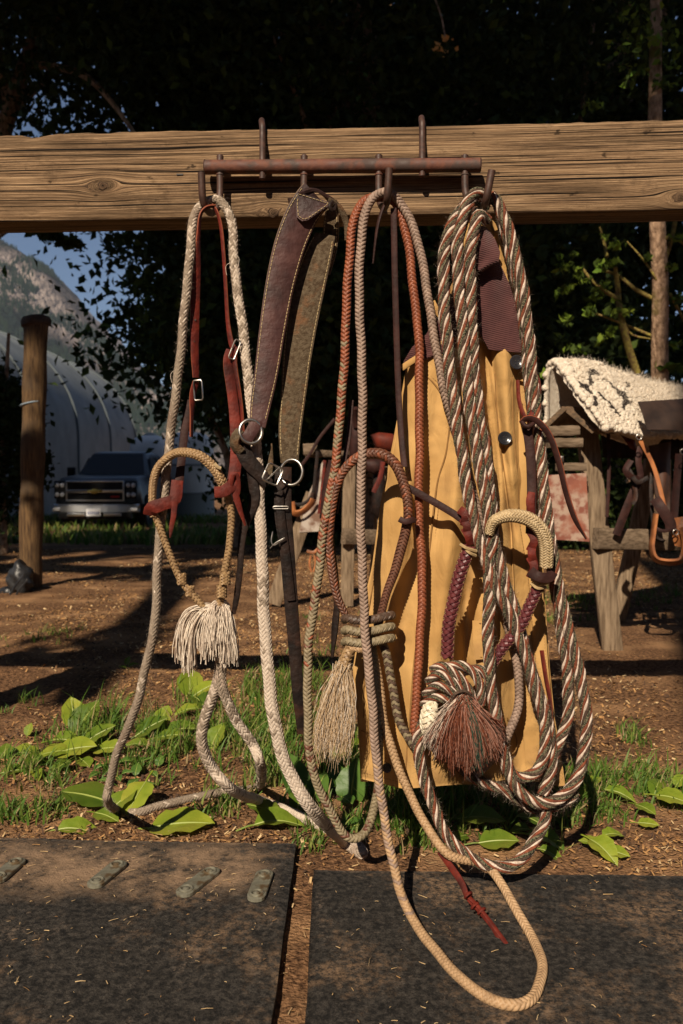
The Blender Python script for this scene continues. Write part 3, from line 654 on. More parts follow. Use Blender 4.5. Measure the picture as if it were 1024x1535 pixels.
# ------------------------------------------------------------------ rusty hook rack
def hooks():
    c = at(512, 250, 1.76)
    t = thing('hook_rack', c, 'rusty iron bar with four upturned hooks hung on the timber rail', 'hook rack')
    yb = lambda px: BX((px-512)/F*1.78)-.034
    b = Buf(); pts = [at(308, 250.5, yb(308)), at(512, 249, yb(512)), at(719, 247.5, yb(719))]
    tube(b, pts, .0145, 16, step=.03); build('bar', b, M['rust'], t)
    for px in (307.5, 719.5):
        b = Buf(); q = at(px, 250 if px < 400 else 247.5, yb(px)); ring(b, q, .0125, .0022, (1, 0, 0), 6, 20); build('bar_rim', b, M['rust_dk'], t)
    for px in (393.5, 633):
        b = Buf(); y = yb(px); yb_ = BX((px-512)/F*1.78)
        dy = -4 if px > 500 else 0
        tube(b, [at(px, 268+dy, y), at(px, 240, y), at(px, 205, yb_-.010), at(px, 190+dy, yb_-.009), at(px-1, 184+dy, yb_+.003), at(px-1, 181+dy, yb_+.03), at(px-1, 186+dy, yb_+.088), at(px, 200, yb_+.096), at(px, 250, yb_+.097)], .0068, 10, step=.006)
        build('rail_hook', b, M['rust_dk'], t)
        b = Buf(); sphere(b, at(px, 266+dy, y), .0072, 6, 8, sc=(1, 1, .8)); build('rivet', b, M['rust'], t)
    H = [[(330, 234), (330, 262), (330, 290), (327, 309, -.006), (318, 319, -.022), (310, 314, -.058), (304, 298, -.078), (302, 258, -.088)],
         [(456, 234), (456, 262), (455, 290), (453, 309, -.006), (446, 319, -.020), (440, 314, -.035), (437, 300, -.04), (436, 296, -.042)],
         [(568, 233), (568, 262), (568, 285), (570, 303, -.006), (575, 312, -.022), (579, 306, -.045), (581, 294, -.075), (583.5, 252, -.085)],
         [(697, 233), (697, 262), (698, 288), (704, 306, -.006), (714, 316, -.022), (724, 310, -.045), (729, 298, -.085), (737.5, 255, -.095)]]
    for h in H:
        b = Buf(); y = yb(h[0][0]); P = [at(p[0], p[1], y+(p[2] if len(p) > 2 else 0)) for p in h]
        tube(b, P, .0074, 10, step=.005); build('hook', b, M['rust_dk'], t)
        b = Buf(); sphere(b, at(h[0][0], 235, y), .0078, 6, 8, sc=(1, 1, .7)); build('rivet', b, M['rust_dk'], t)
        b = Buf(); ring(b, at(h[0][0], 262, y), .0066, .0022, (0, 0, 1), 6, 16, upv=(0, 1, 0)); build('collar', b, M['rust'], t)
hooks()

# ------------------------------------------------------------------ ground plants
def blades(b, x, y, h, rg, lean=.5, wd=.0024, m=0):
    n = len(x); z = gz(x, y)-.004; a = rg.uniform(0, 6.28, n); L = h*rg.uniform(.45, 1.1, n); le = rg.uniform(.1, 1, n)*lean
    d = np.stack([np.cos(a), np.sin(a), a*0], -1); w = np.stack([-np.sin(a+.6), np.cos(a+.6), a*0], -1)*(wd*rg.uniform(.6, 1.4, n))[:, None]
    c = np.stack([x, y, z], -1); V = []
    for q, ww in ((0, .9), (.35, 1), (.7, .7), (1, .05)):
        p = c+d*(L*le*q**1.8)[:, None]+np.array([0, 0, 1.])*(L*(q-.35*le*q*q))[:, None]
        V += [p-w*ww, p+w*ww]
    V = np.stack(V, 1).reshape(-1, 3); i = np.arange(n)[:, None]*8
    Q = np.concatenate([i+np.array([[0, 1, 3, 2]]), i+np.array([[2, 3, 5, 4]]), i+np.array([[4, 5, 7, 6]])])
    b.add(V, Q, m=np.tile(np.broadcast_to(m, (n,)), 3))
def grass(name, label, patches, seed, hmax):
    rg = np.random.default_rng(seed); b = Buf()
    for (cx, cy, rx, ry, n, h) in patches:
        c = ground(cx, cy); ex = abs(ground(cx+rx, cy)[0]-c[0]); ey = abs(ground(cx, cy-ry)[1]-ground(cx, cy+ry)[1])/2
        nt_ = max(1, n//14); tx = rg.normal(0, .5, nt_)*ex; ty = rg.normal(0, .5, nt_)*ey; n = int(n*.62); k = rg.integers(0, nt_, n)
        x = c[0]+tx[k]+rg.normal(0, .014, n); y = c[1]+ty[k]+rg.normal(0, .014, n)
        ok = (y > 2.03) | ((x > -.125) & (x < -.04) & (y > 1.75)) | ((x > -.02) & (y > 1.835))
        x, y = x[ok], y[ok]; blades(b, x, y, h*.95*rg.choice([.7, 1, 1.35], len(x)), rg, .95, .0022, rg.choice(3, len(x), p=[.70, .22, .08]))
    o = build(name, b, [M['grass_a'], M['grass_b'], M['grass_d']], kind='stuff'); tagit(o, label, 'grass')
grass('grass', 'green grass tufts growing among the weeds behind the left mat', [
    (150, 1095, 60, 30, 420, .13), (110, 1120, 50, 25, 200, .09), (240, 1090, 50, 30, 260, .10), (60, 1170, 60, 20, 240, .06), (50, 1225, 60, 15, 400, .06),
    (260, 1130, 60, 30, 420, .09), (210, 1150, 50, 20, 320, .06), (330, 1100, 60, 30, 500, .11), (390, 1120, 50, 40, 700, .11), (420, 1060, 60, 30, 480, .10), (350, 1210, 60, 20, 320, .07), (420, 1160, 40, 30, 500, .09),
    (300, 1060, 50, 30, 260, .09), (390, 1040, 50, 25, 260, .09), (40, 1150, 40, 20, 200, .06), (20, 1060, 40, 12, 90, .06)], 71, .1)
grass('grass', 'green grass growing round the foot of the canvas coat', [
    (480, 1090, 60, 50, 700, .10), (450, 1020, 50, 30, 400, .09), (520, 1160, 60, 30, 600, .09), (500, 1240, 50, 20, 420, .05), (480, 1265, 30, 10, 200, .04),
    (600, 1230, 60, 30, 600, .08), (660, 1200, 60, 40, 700, .09), (720, 1180, 70, 30, 700, .10), (770, 1220, 60, 25, 420, .07), (600, 1180, 50, 30, 500, .10), (700, 1245, 50, 12, 240, .05), (640, 1262, 40, 10, 160, .05)], 72, .1)
grass('grass', 'grass patch growing at the right between dirt and rope coils', [
    (880, 1200, 40, 25, 360, .08), (920, 1170, 60, 20, 420, .07), (980, 1175, 60, 18, 420, .06), (945, 1110, 26, 14, 200, .06), (850, 1235, 30, 14, 160, .06), (1000, 1200, 40, 14, 200, .06), (900, 1215, 40, 15, 220, .05), (860, 1170, 40, 18, 260, .06)], 73, .1)
grass('grass', 'low green weeds under the saddle rack', [
    (900, 905, 120, 10, 500, .10), (850, 930, 50, 8, 200, .06), (1000, 900, 60, 15, 240, .09), (870, 900, 60, 15, 300, .1), (500, 935, 50, 20, 120, .07), (470, 980, 60, 20, 160, .07), (40, 960, 60, 12, 160, .05), (80, 945, 40, 8, 90, .05)], 74, .1)
def far_grass():
    rg = np.random.default_rng(75); n = 26000; b = Buf(); y = rg.uniform(12.5, 24, n); x = rg.uniform(-.5, .5, n)*y*1.05
    k = fbm(x*.3, y*.4, 3, 5)+rg.normal(0, .05, n) > .47-.15*((y > 14) & (y < 19)); x = x[k]; y = y[k]; blades(b, x, y, .26, rg, .7, .02, rg.choice(3, len(x), p=[.45, .4, .15]))
    o = build('meadow_grass', b, [M['grass_a'], M['grass_b'], M['grass_d']], kind='stuff'); tagit(o, 'strip of lit grass beneath the parked truck', 'grass')
far_grass()
def leaf_mesh(name, L, Wd, seed, cup=.15, droop=.25, mats=None):
    rg = np.random.default_rng(seed); nu, nv = 11, 7; u = np.linspace(0, 1, nu)[:, None]; v = np.linspace(-1, 1, nv)[None]
    prof = Wd/2*np.clip(np.sin(np.clip(u*1.06, 0, 1)**.85*math.pi), 0, 1)**.58*(1+.05*np.sin(u*26+seed)+.04*np.sin(u*11+seed*2))
    x = L*(u+.0*v)+0*v; y = prof*v
    z = -droop*L*u**2+cup*np.abs(v)*prof*1.4-.05*L*(1-np.abs(v))*0+.022*L*np.sin(u*17+v*2.2*np.sign(v)+seed)*np.abs(v)+.25*L*u
    z = z-.012*L*(np.abs(v) < .1)
    V = np.stack([x, y, z], -1).reshape(-1, 3); b = Buf(); b.add(V, grid_faces(nu, nv, closed=False))
    pet = np.array([[-.35*L, 0, -.06*L], [-.15*L, 0, -.01*L], [0, 0, 0]]); tube(b, pet, .0022, 5, step=.01)
    for q in range(1, 6):   # midrib
        pass
    rib = V.reshape(nu, nv, 3)[:, nv//2]+[0, 0, .0006]; tube(b, rib, [.0017]*2+[.0005], 5, m=1, raw=True)
    return b
def leafvar(m):
    nt = m.node_tree; p = nt.nodes['Principled BSDF']; src = p.inputs['Base Color'].links[0].from_socket
    oi = nt.nodes.new('ShaderNodeObjectInfo'); hs = nt.nodes.new('ShaderNodeHueSaturation'); nt.links.new(src, hs.inputs['Color'])
    for a, lo, hi, k in ((0, .47, .515, 'Hue'), (0, .42, 1.02, 'Value')):
        mr = nt.nodes.new('ShaderNodeMapRange'); mr.inputs[3].default_value = lo if k == 'Value' else hi; mr.inputs[4].default_value = hi if k == 'Value' else lo
        nt.links.new(oi.outputs['Random'], mr.inputs[0]); nt.links.new(mr.outputs[0], hs.inputs[k])
    nt.links.new(hs.outputs[0], p.inputs['Base Color'])
def leafmat():
    m = mat('dock_leaf', (.16, .27, .022), (.25, .34, .035), 18, 5, .5, .5, 70, .004, c3=(.27, .28, .04), s3=12, lo3=.52, hi3=.72, trans=.22, spec=.3)
    m.node_tree.nodes['Bump'].inputs['Strength'].default_value = .8; leafvar(m); return m
M['dock'] = leafmat(); M['rib'] = mat('leaf_rib', (.28, .33, .08), None, rough=.5, bump=0)
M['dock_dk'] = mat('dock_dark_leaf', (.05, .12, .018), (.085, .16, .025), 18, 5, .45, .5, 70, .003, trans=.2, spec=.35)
LEAVES = []
for i in range(4):
    o = build('leaf', leaf_mesh('leaf', 1.0*.1, (.062, .055, .07, .05)[i], i+1, (.15, .3, .1, .25)[i], (.3, .5, .2, .6)[i]), [M['dock'], M['rib']])
    LEAVES.append(o.data); bpy.data.objects.remove(o)
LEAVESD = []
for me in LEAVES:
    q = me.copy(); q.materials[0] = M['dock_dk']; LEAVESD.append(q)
def dock(label, leaves, cat='weed', dark=False, name='broadleaf_weed'):
    """leaves: (px,py of leaf middle, length px, heading deg seen from above, pitch deg, roll deg)"""
    P = [ground(l[0], l[1]) for l in leaves]; base = np.mean(P, 0); base[2] = float(gz(base[0], base[1]))
    t = thing(name, base, label, cat, 'broad leaved weeds growing behind the mats')
    for (l, p) in zip(leaves, P):
        L = l[2]*(.80+.35*R.uniform())*p[1]/F; h = math.radians(l[3]); pi_ = math.radians(l[4]); ro = math.radians(l[5])
        o = bpy.data.objects.new('leaf', (LEAVESD if dark else LEAVES)[R.integers(0, 4)]); COL.objects.link(o); o.parent = t
        d = np.array([math.cos(h)*math.cos(pi_), math.sin(h)*math.cos(pi_), math.sin(pi_)])
        lift = .012+max(0, L*.35*abs(math.sin(pi_)))+(l[6] if len(l) > 6 else 0)
        s = p-d*L/2+[0, 0, lift]-base
        from mathutils import Matrix
        k = L/.1; ky = k*(l[7] if len(l) > 7 else 1.1); tl = math.radians(14 if pi_ < .6 else 6)
        mt = Matrix.Rotation(tl, 4, 'X') @ Matrix.Rotation(h, 4, 'Z') @ Matrix.Rotation(-pi_, 4, 'Y') @ Matrix.Rotation(ro*.5, 4, 'X')
        dd = np.array(mt @ Vector((1, 0, 0))); s = p-dd*L/2+[0, 0, .006+.2*L*abs(math.sin(h))*.5+(l[6] if len(l) > 6 else 0)*.7]-base
        o.matrix_local = Matrix.Translation(Vector(s)) @ mt @ Matrix.Diagonal((k, ky, k, 1))
dock('big flat broad leaf lying against the left mat edge', [(272, 1244, 105, 0, 2, -18, .0, 1.15)])
dock('broad leaved weed where the grey rope touches down', [(206, 1214, 55, 255, -20, 10, .02), (182, 1216, 60, 40, 18, -20, .01), (130, 1210, 75, 170, 4, 10, .02), (120, 1245, 80, 5, 2, 0), (160, 1230, 50, 330, 5, 0)])
dock('large crumpled leaf between the left mat corner and the ropes', [(418, 1243, 95, 10, 5, -12, .02, 1.2), (395, 1228, 60, 160, 12, 10, .02), (450, 1210, 60, 80, 30, 0, .02)])
dock('low leafy weed at the far left behind the mat', [(28, 1130, 60, 175, 10, 5), (48, 1150, 50, 240, 8, 0), (55, 1165, 34, 300, 10, 0), (20, 1160, 50, 10, 5, 0), (44, 1104, 20, 80, 50, 0, .02), (8, 1135, 40, 100, 20, 0)])
dock('spreading broad leaved weed left of the grey rope', [(100, 1122, 64, 350, 10, 0, .03), (115, 1138, 60, 0, 8, 10, .03), (92, 1158, 40, 235, 0, 0, .01), (130, 1100, 60, 60, 40, 20, .05), (150, 1120, 50, 20, 20, 0, .04), (82, 1140, 50, 200, 5, 0, .02), (128, 1150, 40, 310, 0, 0), (110, 1090, 50, 120, 50, 0, .05), (165, 1135, 48, 345, 10, 0, .02)])
dock('leafy weed between the grey rope and the knotted loop', [(228, 1105, 60, 20, 20, 0, .03), (255, 1118, 56, 350, 10, 0, .03), (245, 1095, 46, 70, 35, 0, .04), (205, 1128, 44, 185, 15, 0, .03), (275, 1105, 50, 15, 12, 0, .03)])
dock('upright leafy weed behind the white string tassel', [(285, 1042, 55, 100, 35, 0, .05), (300, 1068, 50, 300, 15, 0, .04), (308, 1055, 46, 20, 20, 0, .06), (280, 1075, 40, 200, 10, 0, .03), (325, 1120, 50, 60, 45, 0, .03), (306, 1100, 40, 80, 45, 0, .05)])
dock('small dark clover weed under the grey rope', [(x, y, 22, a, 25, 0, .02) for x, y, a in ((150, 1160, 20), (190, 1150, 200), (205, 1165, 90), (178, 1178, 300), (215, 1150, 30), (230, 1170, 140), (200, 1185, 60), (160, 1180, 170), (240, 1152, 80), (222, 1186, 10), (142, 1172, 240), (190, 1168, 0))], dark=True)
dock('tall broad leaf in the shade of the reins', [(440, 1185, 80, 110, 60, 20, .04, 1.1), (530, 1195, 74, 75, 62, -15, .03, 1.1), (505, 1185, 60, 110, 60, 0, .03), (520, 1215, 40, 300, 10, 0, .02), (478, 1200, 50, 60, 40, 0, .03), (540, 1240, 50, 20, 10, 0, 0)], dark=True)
dock('leafy weed under the tan horsehair tassel', [(480, 1142, 40, 190, 20, 0, .03), (515, 1140, 46, 30, 25, 0, .03), (505, 1160, 40, 280, 15, 0, .03), (530, 1130, 40, 70, 30, 0, .03)])
dock('broad leaved weed inside the striped rope loop', [(722, 1246, 66, 345, 10, -10, .03, 1.15), (748, 1272, 60, 355, 4, 0, .01), (700, 1240, 36, 170, 20, 0, .02), (688, 1262, 30, 220, 10, 0)])
dock('lobed leaf weed just right of the striped rope loop', [(820, 1268, 62, 335, 2, -12, .01, 1.25), (795, 1245, 46, 140, 15, 0, .03), (780, 1255, 34, 190, 12, 0, .02), (828, 1285, 40, 330, 0, 0)])
dock('small four leaved weed alone in the dirt by the right mat', [(920, 1262, 46, 15, 5, -5, .02, 1.2), (905, 1290, 50, 300, 3, 5, .02, 1.3), (885, 1277, 34, 165, 5, 0, .02), (925, 1290, 36, 330, 0, 0, .01)])
dock('rounded leaf weed cut by the right photo edge', [(1008, 1215, 52, 330, 5, 0, .03, 1.4), (985, 1195, 44, 60, 20, 0, .03), (968, 1228, 38, 300, 10, 0, .02), (930, 1205, 44, 330, 10, 0, .03, 1.1), (972, 1245, 30, 340, 2, 0, .01), (1020, 1190, 34, 40, 20, 0, .04)])
dock('small weed sprout standing alone beyond the left grass', [(192, 998, 16, 70, 50, 0, .02), (184, 1004, 14, 170, 20, 0, .01), (200, 1001, 14, 20, 20, 0, .01)])
dock('pair of upright leaves behind the twisted rope coils', [(870, 1170, 34, 60, 50, 0, .04), (845, 1190, 30, 120, 30, 0, .02), (888, 1185, 30, 20, 20, 0, .02)])
# ------------------------------------------------------------------ far setting: mountain, hall, tanks, trees
def mountain():
    xs = np.linspace(-1500, 1300, 260); ys = np.linspace(620, 1900, 120); X, Y = np.meshgrid(xs, ys)
    # ridge height along x at Y=1000
    prof = np.interp(X, [-1500, -700, -410, -350, -290, -240, -150, 0, 300, 1300], [300, 300, 285, 250, 172, 118, 82, 70, 66, 80])
    rise = ss(660, 1000, Y-.12*(X+300)); Z = prof*rise*(1+0*X)
    n = fbm(X/130, Y/130, 6, 91)-.5; Z = Z+Z*.30*n*(1-.6*rise)+10*(fbm(X/18, Y/18, 4, 93)-.5)*ss(0, .1, rise)
    Z = Z+np.abs(fbm(X/45, Y/160, 4, 94)-.5)*-40*np.clip(rise*2-.3, 0, 1)*(rise < .97)
    Z = np.where(Y > 1050, Z-(Y-1050)*.12, Z); Z = np.clip(Z-3, -3, 345)
    b = Buf(); b.add(np.stack([X, Y, Z], -1).reshape(-1, 3), grid_faces(120, 260, closed=False, flip=True))
    m = bpy.data.materials.new('mountain'); m.use_nodes = True; nt = m.node_tree; L = nt.links.new; p = nt.nodes['Principled BSDF']; p.inputs['Roughness'].default_value = 1; p.inputs['Specular IOR Level'].default_value = 0
    tc = nt.nodes.new('ShaderNodeTexCoord'); n1 = nt.nodes.new('ShaderNodeTexNoise'); n1.inputs['Scale'].default_value = .010; n1.inputs['Detail'].default_value = 8; n1.inputs['Roughness'].default_value = .65
    mp = nt.nodes.new('ShaderNodeMapping'); mp.inputs['Scale'].default_value = (1.3, .3, .8); L(tc.outputs['Object'], mp.inputs[0]); L(mp.outputs[0], n1.inputs['Vector'])
    sx = nt.nodes.new('ShaderNodeSeparateXYZ'); L(tc.outputs['Object'], sx.inputs[0])
    # cliff belt: below the ridge; falls away to the right like the ridge
    e = nt.nodes.new('ShaderNodeMath'); e.operation = 'MULTIPLY_ADD'; L(sx.outputs['X'], e.inputs[0]); e.inputs[1].default_value = 0.95; L(sx.outputs['Z'], e.inputs[2])
    mr = nt.nodes.new('ShaderNodeMapRange'); mr.inputs[1].default_value = -190; mr.inputs[2].default_value = -120; L(e.outputs[0], mr.inputs[0])
    mr2 = nt.nodes.new('ShaderNodeMapRange'); mr2.inputs[1].default_value = -75; mr2.inputs[2].default_value = -115; L(e.outputs[0], mr2.inputs[0])
    mu = nt.nodes.new('ShaderNodeMath'); mu.operation = 'MULTIPLY'; L(mr.outputs[0], mu.inputs[0]); L(mr2.outputs[0], mu.inputs[1])
    ad = nt.nodes.new('ShaderNodeMath'); ad.operation = 'MULTIPLY_ADD'; L(mu.outputs[0], ad.inputs[0]); ad.inputs[1].default_value = .30; L(n1.outputs['Fac'], ad.inputs[2])
    r = nt.nodes.new('ShaderNodeValToRGB'); L(ad.outputs[0], r.inputs[0]); el = r.color_ramp.elements
    el[0].position = .57; el[0].color = (.011, .020, .017, 1); el[1].position = .80; el[1].color = (.34, .28, .25, 1); q = el.new(.64); q.color = (.10, .085, .08, 1)
    n2 = nt.nodes.new('ShaderNodeTexNoise'); n2.inputs['Scale'].default_value = .12; n2.inputs['Detail'].default_value = 6; L(tc.outputs['Object'], n2.inputs['Vector'])
    bp = nt.nodes.new('ShaderNodeBump'); bp.inputs['Strength'].default_value = 1; bp.inputs['Distance'].default_value = 14; L(n2.outputs['Fac'], bp.inputs['Height']); L(bp.outputs[0], p.inputs['Normal'])
    L(r.outputs[0], p.inputs['Base Color'])
    build('mountain', b, m, kind='structure')
    # conifer woods on it
    rg = np.random.default_rng(3); n = 42000; x = rg.uniform(-640, 60, n); y = rg.uniform(690, 1040, n)
    fx = (x-xs[0])/(xs[1]-xs[0]); fy = (y-ys[0])/(ys[1]-ys[0]); ix = fx.astype(int); iy = fy.astype(int); fx -= ix; fy -= iy
    z = (Z[iy, ix]*(1-fx)+Z[iy, ix+1]*fx)*(1-fy)+(Z[iy+1, ix]*(1-fx)+Z[iy+1, ix+1]*fx)*fy
    belt = z+.95*x; k = ~((belt > -170) & (belt < -85) & (fbm(x/40, z/30, 3, 8) > .40)); x, y, z = x[k], y[k], z[k]; n = len(x)
    h = rg.uniform(3, 8, n); a = np.arange(4)*math.pi/2
    V = np.concatenate([np.stack([x, y, z+h], -1)[:, None], np.stack([x[:, None]+np.cos(a)*h[:, None]*.2, y[:, None]+np.sin(a)*h[:, None]*.2, np.repeat(z[:, None]-1, 4, 1)], -1)], 1).reshape(-1, 3)
    i = np.arange(n)[:, None]*5; T = np.concatenate([i+np.array([[0, 1+j, 1+(j+1) % 4]]) for j in range(4)])
    b = Buf(); b.add(V, T=T); f = build('forest', b, mat('forest', (.012, .026, .018), (.022, .038, .022), .02, 3, 1, 0, spec=0), kind='stuff', smooth=False); tagit(f, 'distant dark conifer forest covering the mountain side', 'forest')
mountain()
def haze():
    b = Buf(); x, y0, y1, z0, z1 = 2320, -460, 2340, -4.5, 352
    V = [[a, c, d] for a in (-x, x) for c in (y0, y1) for d in (z0, z1)]
    b.add(V, [[0, 1, 3, 2], [4, 6, 7, 5], [0, 4, 5, 1], [2, 3, 7, 6], [0, 2, 6, 4], [1, 5, 7, 3]])
    m = bpy.data.materials.new('haze'); m.use_nodes = True; nt = m.node_tree; nt.nodes.remove(nt.nodes['Principled BSDF'])
    v = nt.nodes.new('ShaderNodeVolumePrincipled'); v.inputs['Color'].default_value = (.80, .88, 1, 1); v.inputs['Density'].default_value = .00016; v.inputs['Anisotropy'].default_value = .2
    nt.links.new(v.outputs[0], nt.nodes['Material Output'].inputs['Volume'])
    build('haze', b, m, smooth=False, kind='stuff')
haze()
def hall():
    t = thing('arched_fabric_hall', (-13, 24, -.35), 'long white arched fabric hall with dark ribs behind the truck', 'building')
    mw = mat('hall_fabric', (.21, .23, .23), (.135, .15, .155), .9, 4, .6, .2, 2, .02, spec=.2)
    md = mat('hall_rib', (.10, .12, .13), None, rough=.6, bump=0)
    a = np.radians(np.linspace(0, 180, 33)); arc = np.r_[[[4, -2.6]], [[4, -1]], np.stack([4*np.cos(a), 3.75*np.sin(a)], -1), [[-4, -1]], [[-4, -2.6]]]
    ys = np.linspace(12.5, 36.6, 49); K = len(arc)
    bow = .12*np.abs(np.sin((ys-12.5)/4.02*math.pi))
    V = np.stack([np.stack([-13+arc[:, 0]*(1-w*.03), np.full(K, y), 2.25+arc[:, 1]*(1-w*.03)], -1) for y, w in zip(ys, bow*4)])
    b = Buf(); b.add(V.reshape(-1, 3), grid_faces(len(ys), K, closed=False)); build('fabric_cover', b, mw, t)
    for i in range(7):
        y = 12.5+i*4.016; b = Buf(); tube(b, np.stack([-13+arc[:, 0]*1.005, np.full(K, y), 2.25+arc[:, 1]*1.005], -1), .045, 6, raw=True); build('rib', b, md, t)
    for y, s in ((36.6, 1), (12.5, -1)):
        b = Buf(); V = [[-13, y, 0]]+[[-13+p[0], y, 2.25+p[1]] for p in arc]; b.add(V, T=[[0, i+1, i+2][::s] for i in range(K-1)]); build('end_wall', b, mw, t)
hall()
def tank(px, Y, r, ztop, label):
    c = at(px, 715, Y); c[2] = -.35; t = thing('storage_tank', c, label, 'tank'); k = 28; a = np.arange(k)/k*2*math.pi
    mw = mat('tank_white', (.86, .82, .78), (.74, .70, .66), 1.5, 4, .5, .1, 5, .01); mg = mat('tank_band', (.30, .31, .30), None, rough=.7, bump=0)
    prof = [(r, 0), (r, ztop*.62), (r*1.0, ztop*.78), (r*.93, ztop*.90), (r*.7, ztop*.97), (r*.3, ztop), (.02, ztop)]
    zl = -.35+ztop*.30
    V = np.array([[c[0]+q*math.cos(x), c[1]+q*math.sin(x), -.35+z] for q, z in prof for x in a]); b = Buf(); b.add(V, grid_faces(len(prof), k)); build('shell', b, mw, t)
    for zz in (.3, .62):
        b = Buf(); ring(b, (c[0], c[1], -.35+ztop*zz), r*1.005, .03, (0, 0, 1), 6, 30, upv=(0, 1, 0)); build('hoop', b, mg, t)
    b = Buf(); e = np.array([[c[0]+r*1.01*math.cos(x), c[1]+r*1.01*math.sin(x), z] for z in (-.35, zl) for x in a]); b.add(e, grid_faces(2, k)); build('lower_band', b, mg, t)
    b = Buf(); sphere(b, (c[0], c[1], -.35+ztop), .2, 6, 10, sc=(1, 1, .4)); build('lid', b, mg, t)
tank(283, 24, .72, 2.5, 'white round storage tank seen between the ropes right of the truck')
tank(226, 25, .62, 2.45, 'white storage tank half hidden behind the truck cab')

def crown(b, c, rad, n, size, seed, nm=1, clumps=40, cs=.28, flat=.5, p=None, hang=0):
    rg = np.random.default_rng(seed); d = nrm(rg.normal(size=(clumps, 3))); cc = np.asarray(c)+d*np.asarray(rad)*(rg.uniform(.25, 1, (clumps, 1))**.5)
    k = rg.integers(0, clumps, n); off = rg.normal(size=(n, 3))*np.asarray(rad)*cs*np.array([1, 1, flat]); P = cc[k]+off
    u = nrm(rg.normal(size=(n, 3))+[0, 0, -hang]); v = nrm(np.cross(u, rg.normal(size=(n, 3)))); s = (size*rg.uniform(.55, 1.25, n))[:, None]
    w = np.cross(u, v)*s*.12
    V = np.stack([P-u*s*.5, P-v*s*.30+w, P+u*s*.5, P+v*s*.30+w], 1).reshape(-1, 3); i = np.arange(n)[:, None]*4
    mi = rg.choice(nm, n, p=p)
    T = np.concatenate([i+np.array([[0, 1, 2]]), i+np.array([[0, 2, 3]])]); b.add(V, T=T, m=np.tile(mi, 2)); return cc
def tree(name, label, base, trunk, crowns, mats, leafsize, seed, group=None, limbs=6, tr=.2, cat='tree', p=None, cs=.28, lens=None):
    t = thing(name, base, label, cat, group); rg = np.random.default_rng(seed); b = Buf()
    top = np.asarray(trunk[-1]); tube(b, trunk, [tr, tr*.8, tr*.6, tr*.35], 10, step=.3, cap=True); build('trunk', b, M['bark'], t)
    f = Buf(); ccs = []
    for i, (c, rad, n, cl) in enumerate(crowns): ccs.append(crown(f, c, rad, n, leafsize, seed*31+i, len(mats), cl, cs, p=p))
    lb = Buf(); cc = np.concatenate(ccs); T = crom(trunk, 8)
    for j in range(limbs*len(crowns)):
        e = cc[rg.integers(len(cc))]; s = T[rg.integers(len(T)//3, len(T))]; mid = (s+e)/2+[0, 0, .12*np.linalg.norm(e-s)]
        tube(lb, [s, mid, e], [tr*.3, tr*.18, tr*.05], 5, step=.3)
    if limbs: build('limbs', lb, M['bark'], t)
    build('crown', f, mats, t, smooth=False, kind='stuff')
A_ = lambda px, py, Y: tuple(at(px, py, Y))
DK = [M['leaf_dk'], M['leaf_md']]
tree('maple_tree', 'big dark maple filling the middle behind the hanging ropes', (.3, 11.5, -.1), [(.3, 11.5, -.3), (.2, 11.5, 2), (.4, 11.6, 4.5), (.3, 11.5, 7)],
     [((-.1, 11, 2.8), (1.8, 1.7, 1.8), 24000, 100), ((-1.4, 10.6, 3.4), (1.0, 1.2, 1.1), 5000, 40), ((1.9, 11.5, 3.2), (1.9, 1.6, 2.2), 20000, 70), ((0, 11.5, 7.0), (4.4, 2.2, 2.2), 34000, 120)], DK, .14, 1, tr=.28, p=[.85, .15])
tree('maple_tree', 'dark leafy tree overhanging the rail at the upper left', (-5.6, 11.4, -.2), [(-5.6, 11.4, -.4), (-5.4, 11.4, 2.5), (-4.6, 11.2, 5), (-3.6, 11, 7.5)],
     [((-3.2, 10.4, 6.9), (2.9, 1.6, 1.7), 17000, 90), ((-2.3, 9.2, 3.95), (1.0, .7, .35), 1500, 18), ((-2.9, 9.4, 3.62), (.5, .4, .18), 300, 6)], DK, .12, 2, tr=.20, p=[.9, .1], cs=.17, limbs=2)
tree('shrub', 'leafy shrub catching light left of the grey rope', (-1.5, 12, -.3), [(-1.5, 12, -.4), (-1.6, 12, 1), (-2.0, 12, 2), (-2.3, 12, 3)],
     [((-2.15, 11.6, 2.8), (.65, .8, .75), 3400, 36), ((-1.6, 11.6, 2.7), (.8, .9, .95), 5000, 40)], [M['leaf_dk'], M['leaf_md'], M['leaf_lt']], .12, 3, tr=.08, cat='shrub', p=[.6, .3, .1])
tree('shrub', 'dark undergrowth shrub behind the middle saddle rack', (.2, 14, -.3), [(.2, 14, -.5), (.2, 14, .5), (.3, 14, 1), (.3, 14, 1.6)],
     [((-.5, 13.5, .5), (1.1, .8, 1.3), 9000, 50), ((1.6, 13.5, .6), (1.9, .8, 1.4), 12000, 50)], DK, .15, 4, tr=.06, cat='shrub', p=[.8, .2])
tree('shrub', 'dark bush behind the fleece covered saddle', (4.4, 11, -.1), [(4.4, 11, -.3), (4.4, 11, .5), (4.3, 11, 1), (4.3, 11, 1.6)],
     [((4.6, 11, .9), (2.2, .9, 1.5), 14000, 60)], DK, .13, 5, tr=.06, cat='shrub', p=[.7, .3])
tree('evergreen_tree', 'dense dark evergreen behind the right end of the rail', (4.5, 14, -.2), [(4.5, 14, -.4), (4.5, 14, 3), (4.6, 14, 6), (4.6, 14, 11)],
     [((3.6, 13.5, 4.2), (2.9, 1.5, 2.6), 24000, 90), ((5.6, 14, 8.5), (3.4, 1.6, 3.2), 20000, 90)], DK, .19, 6, tr=.3, p=[.85, .15])
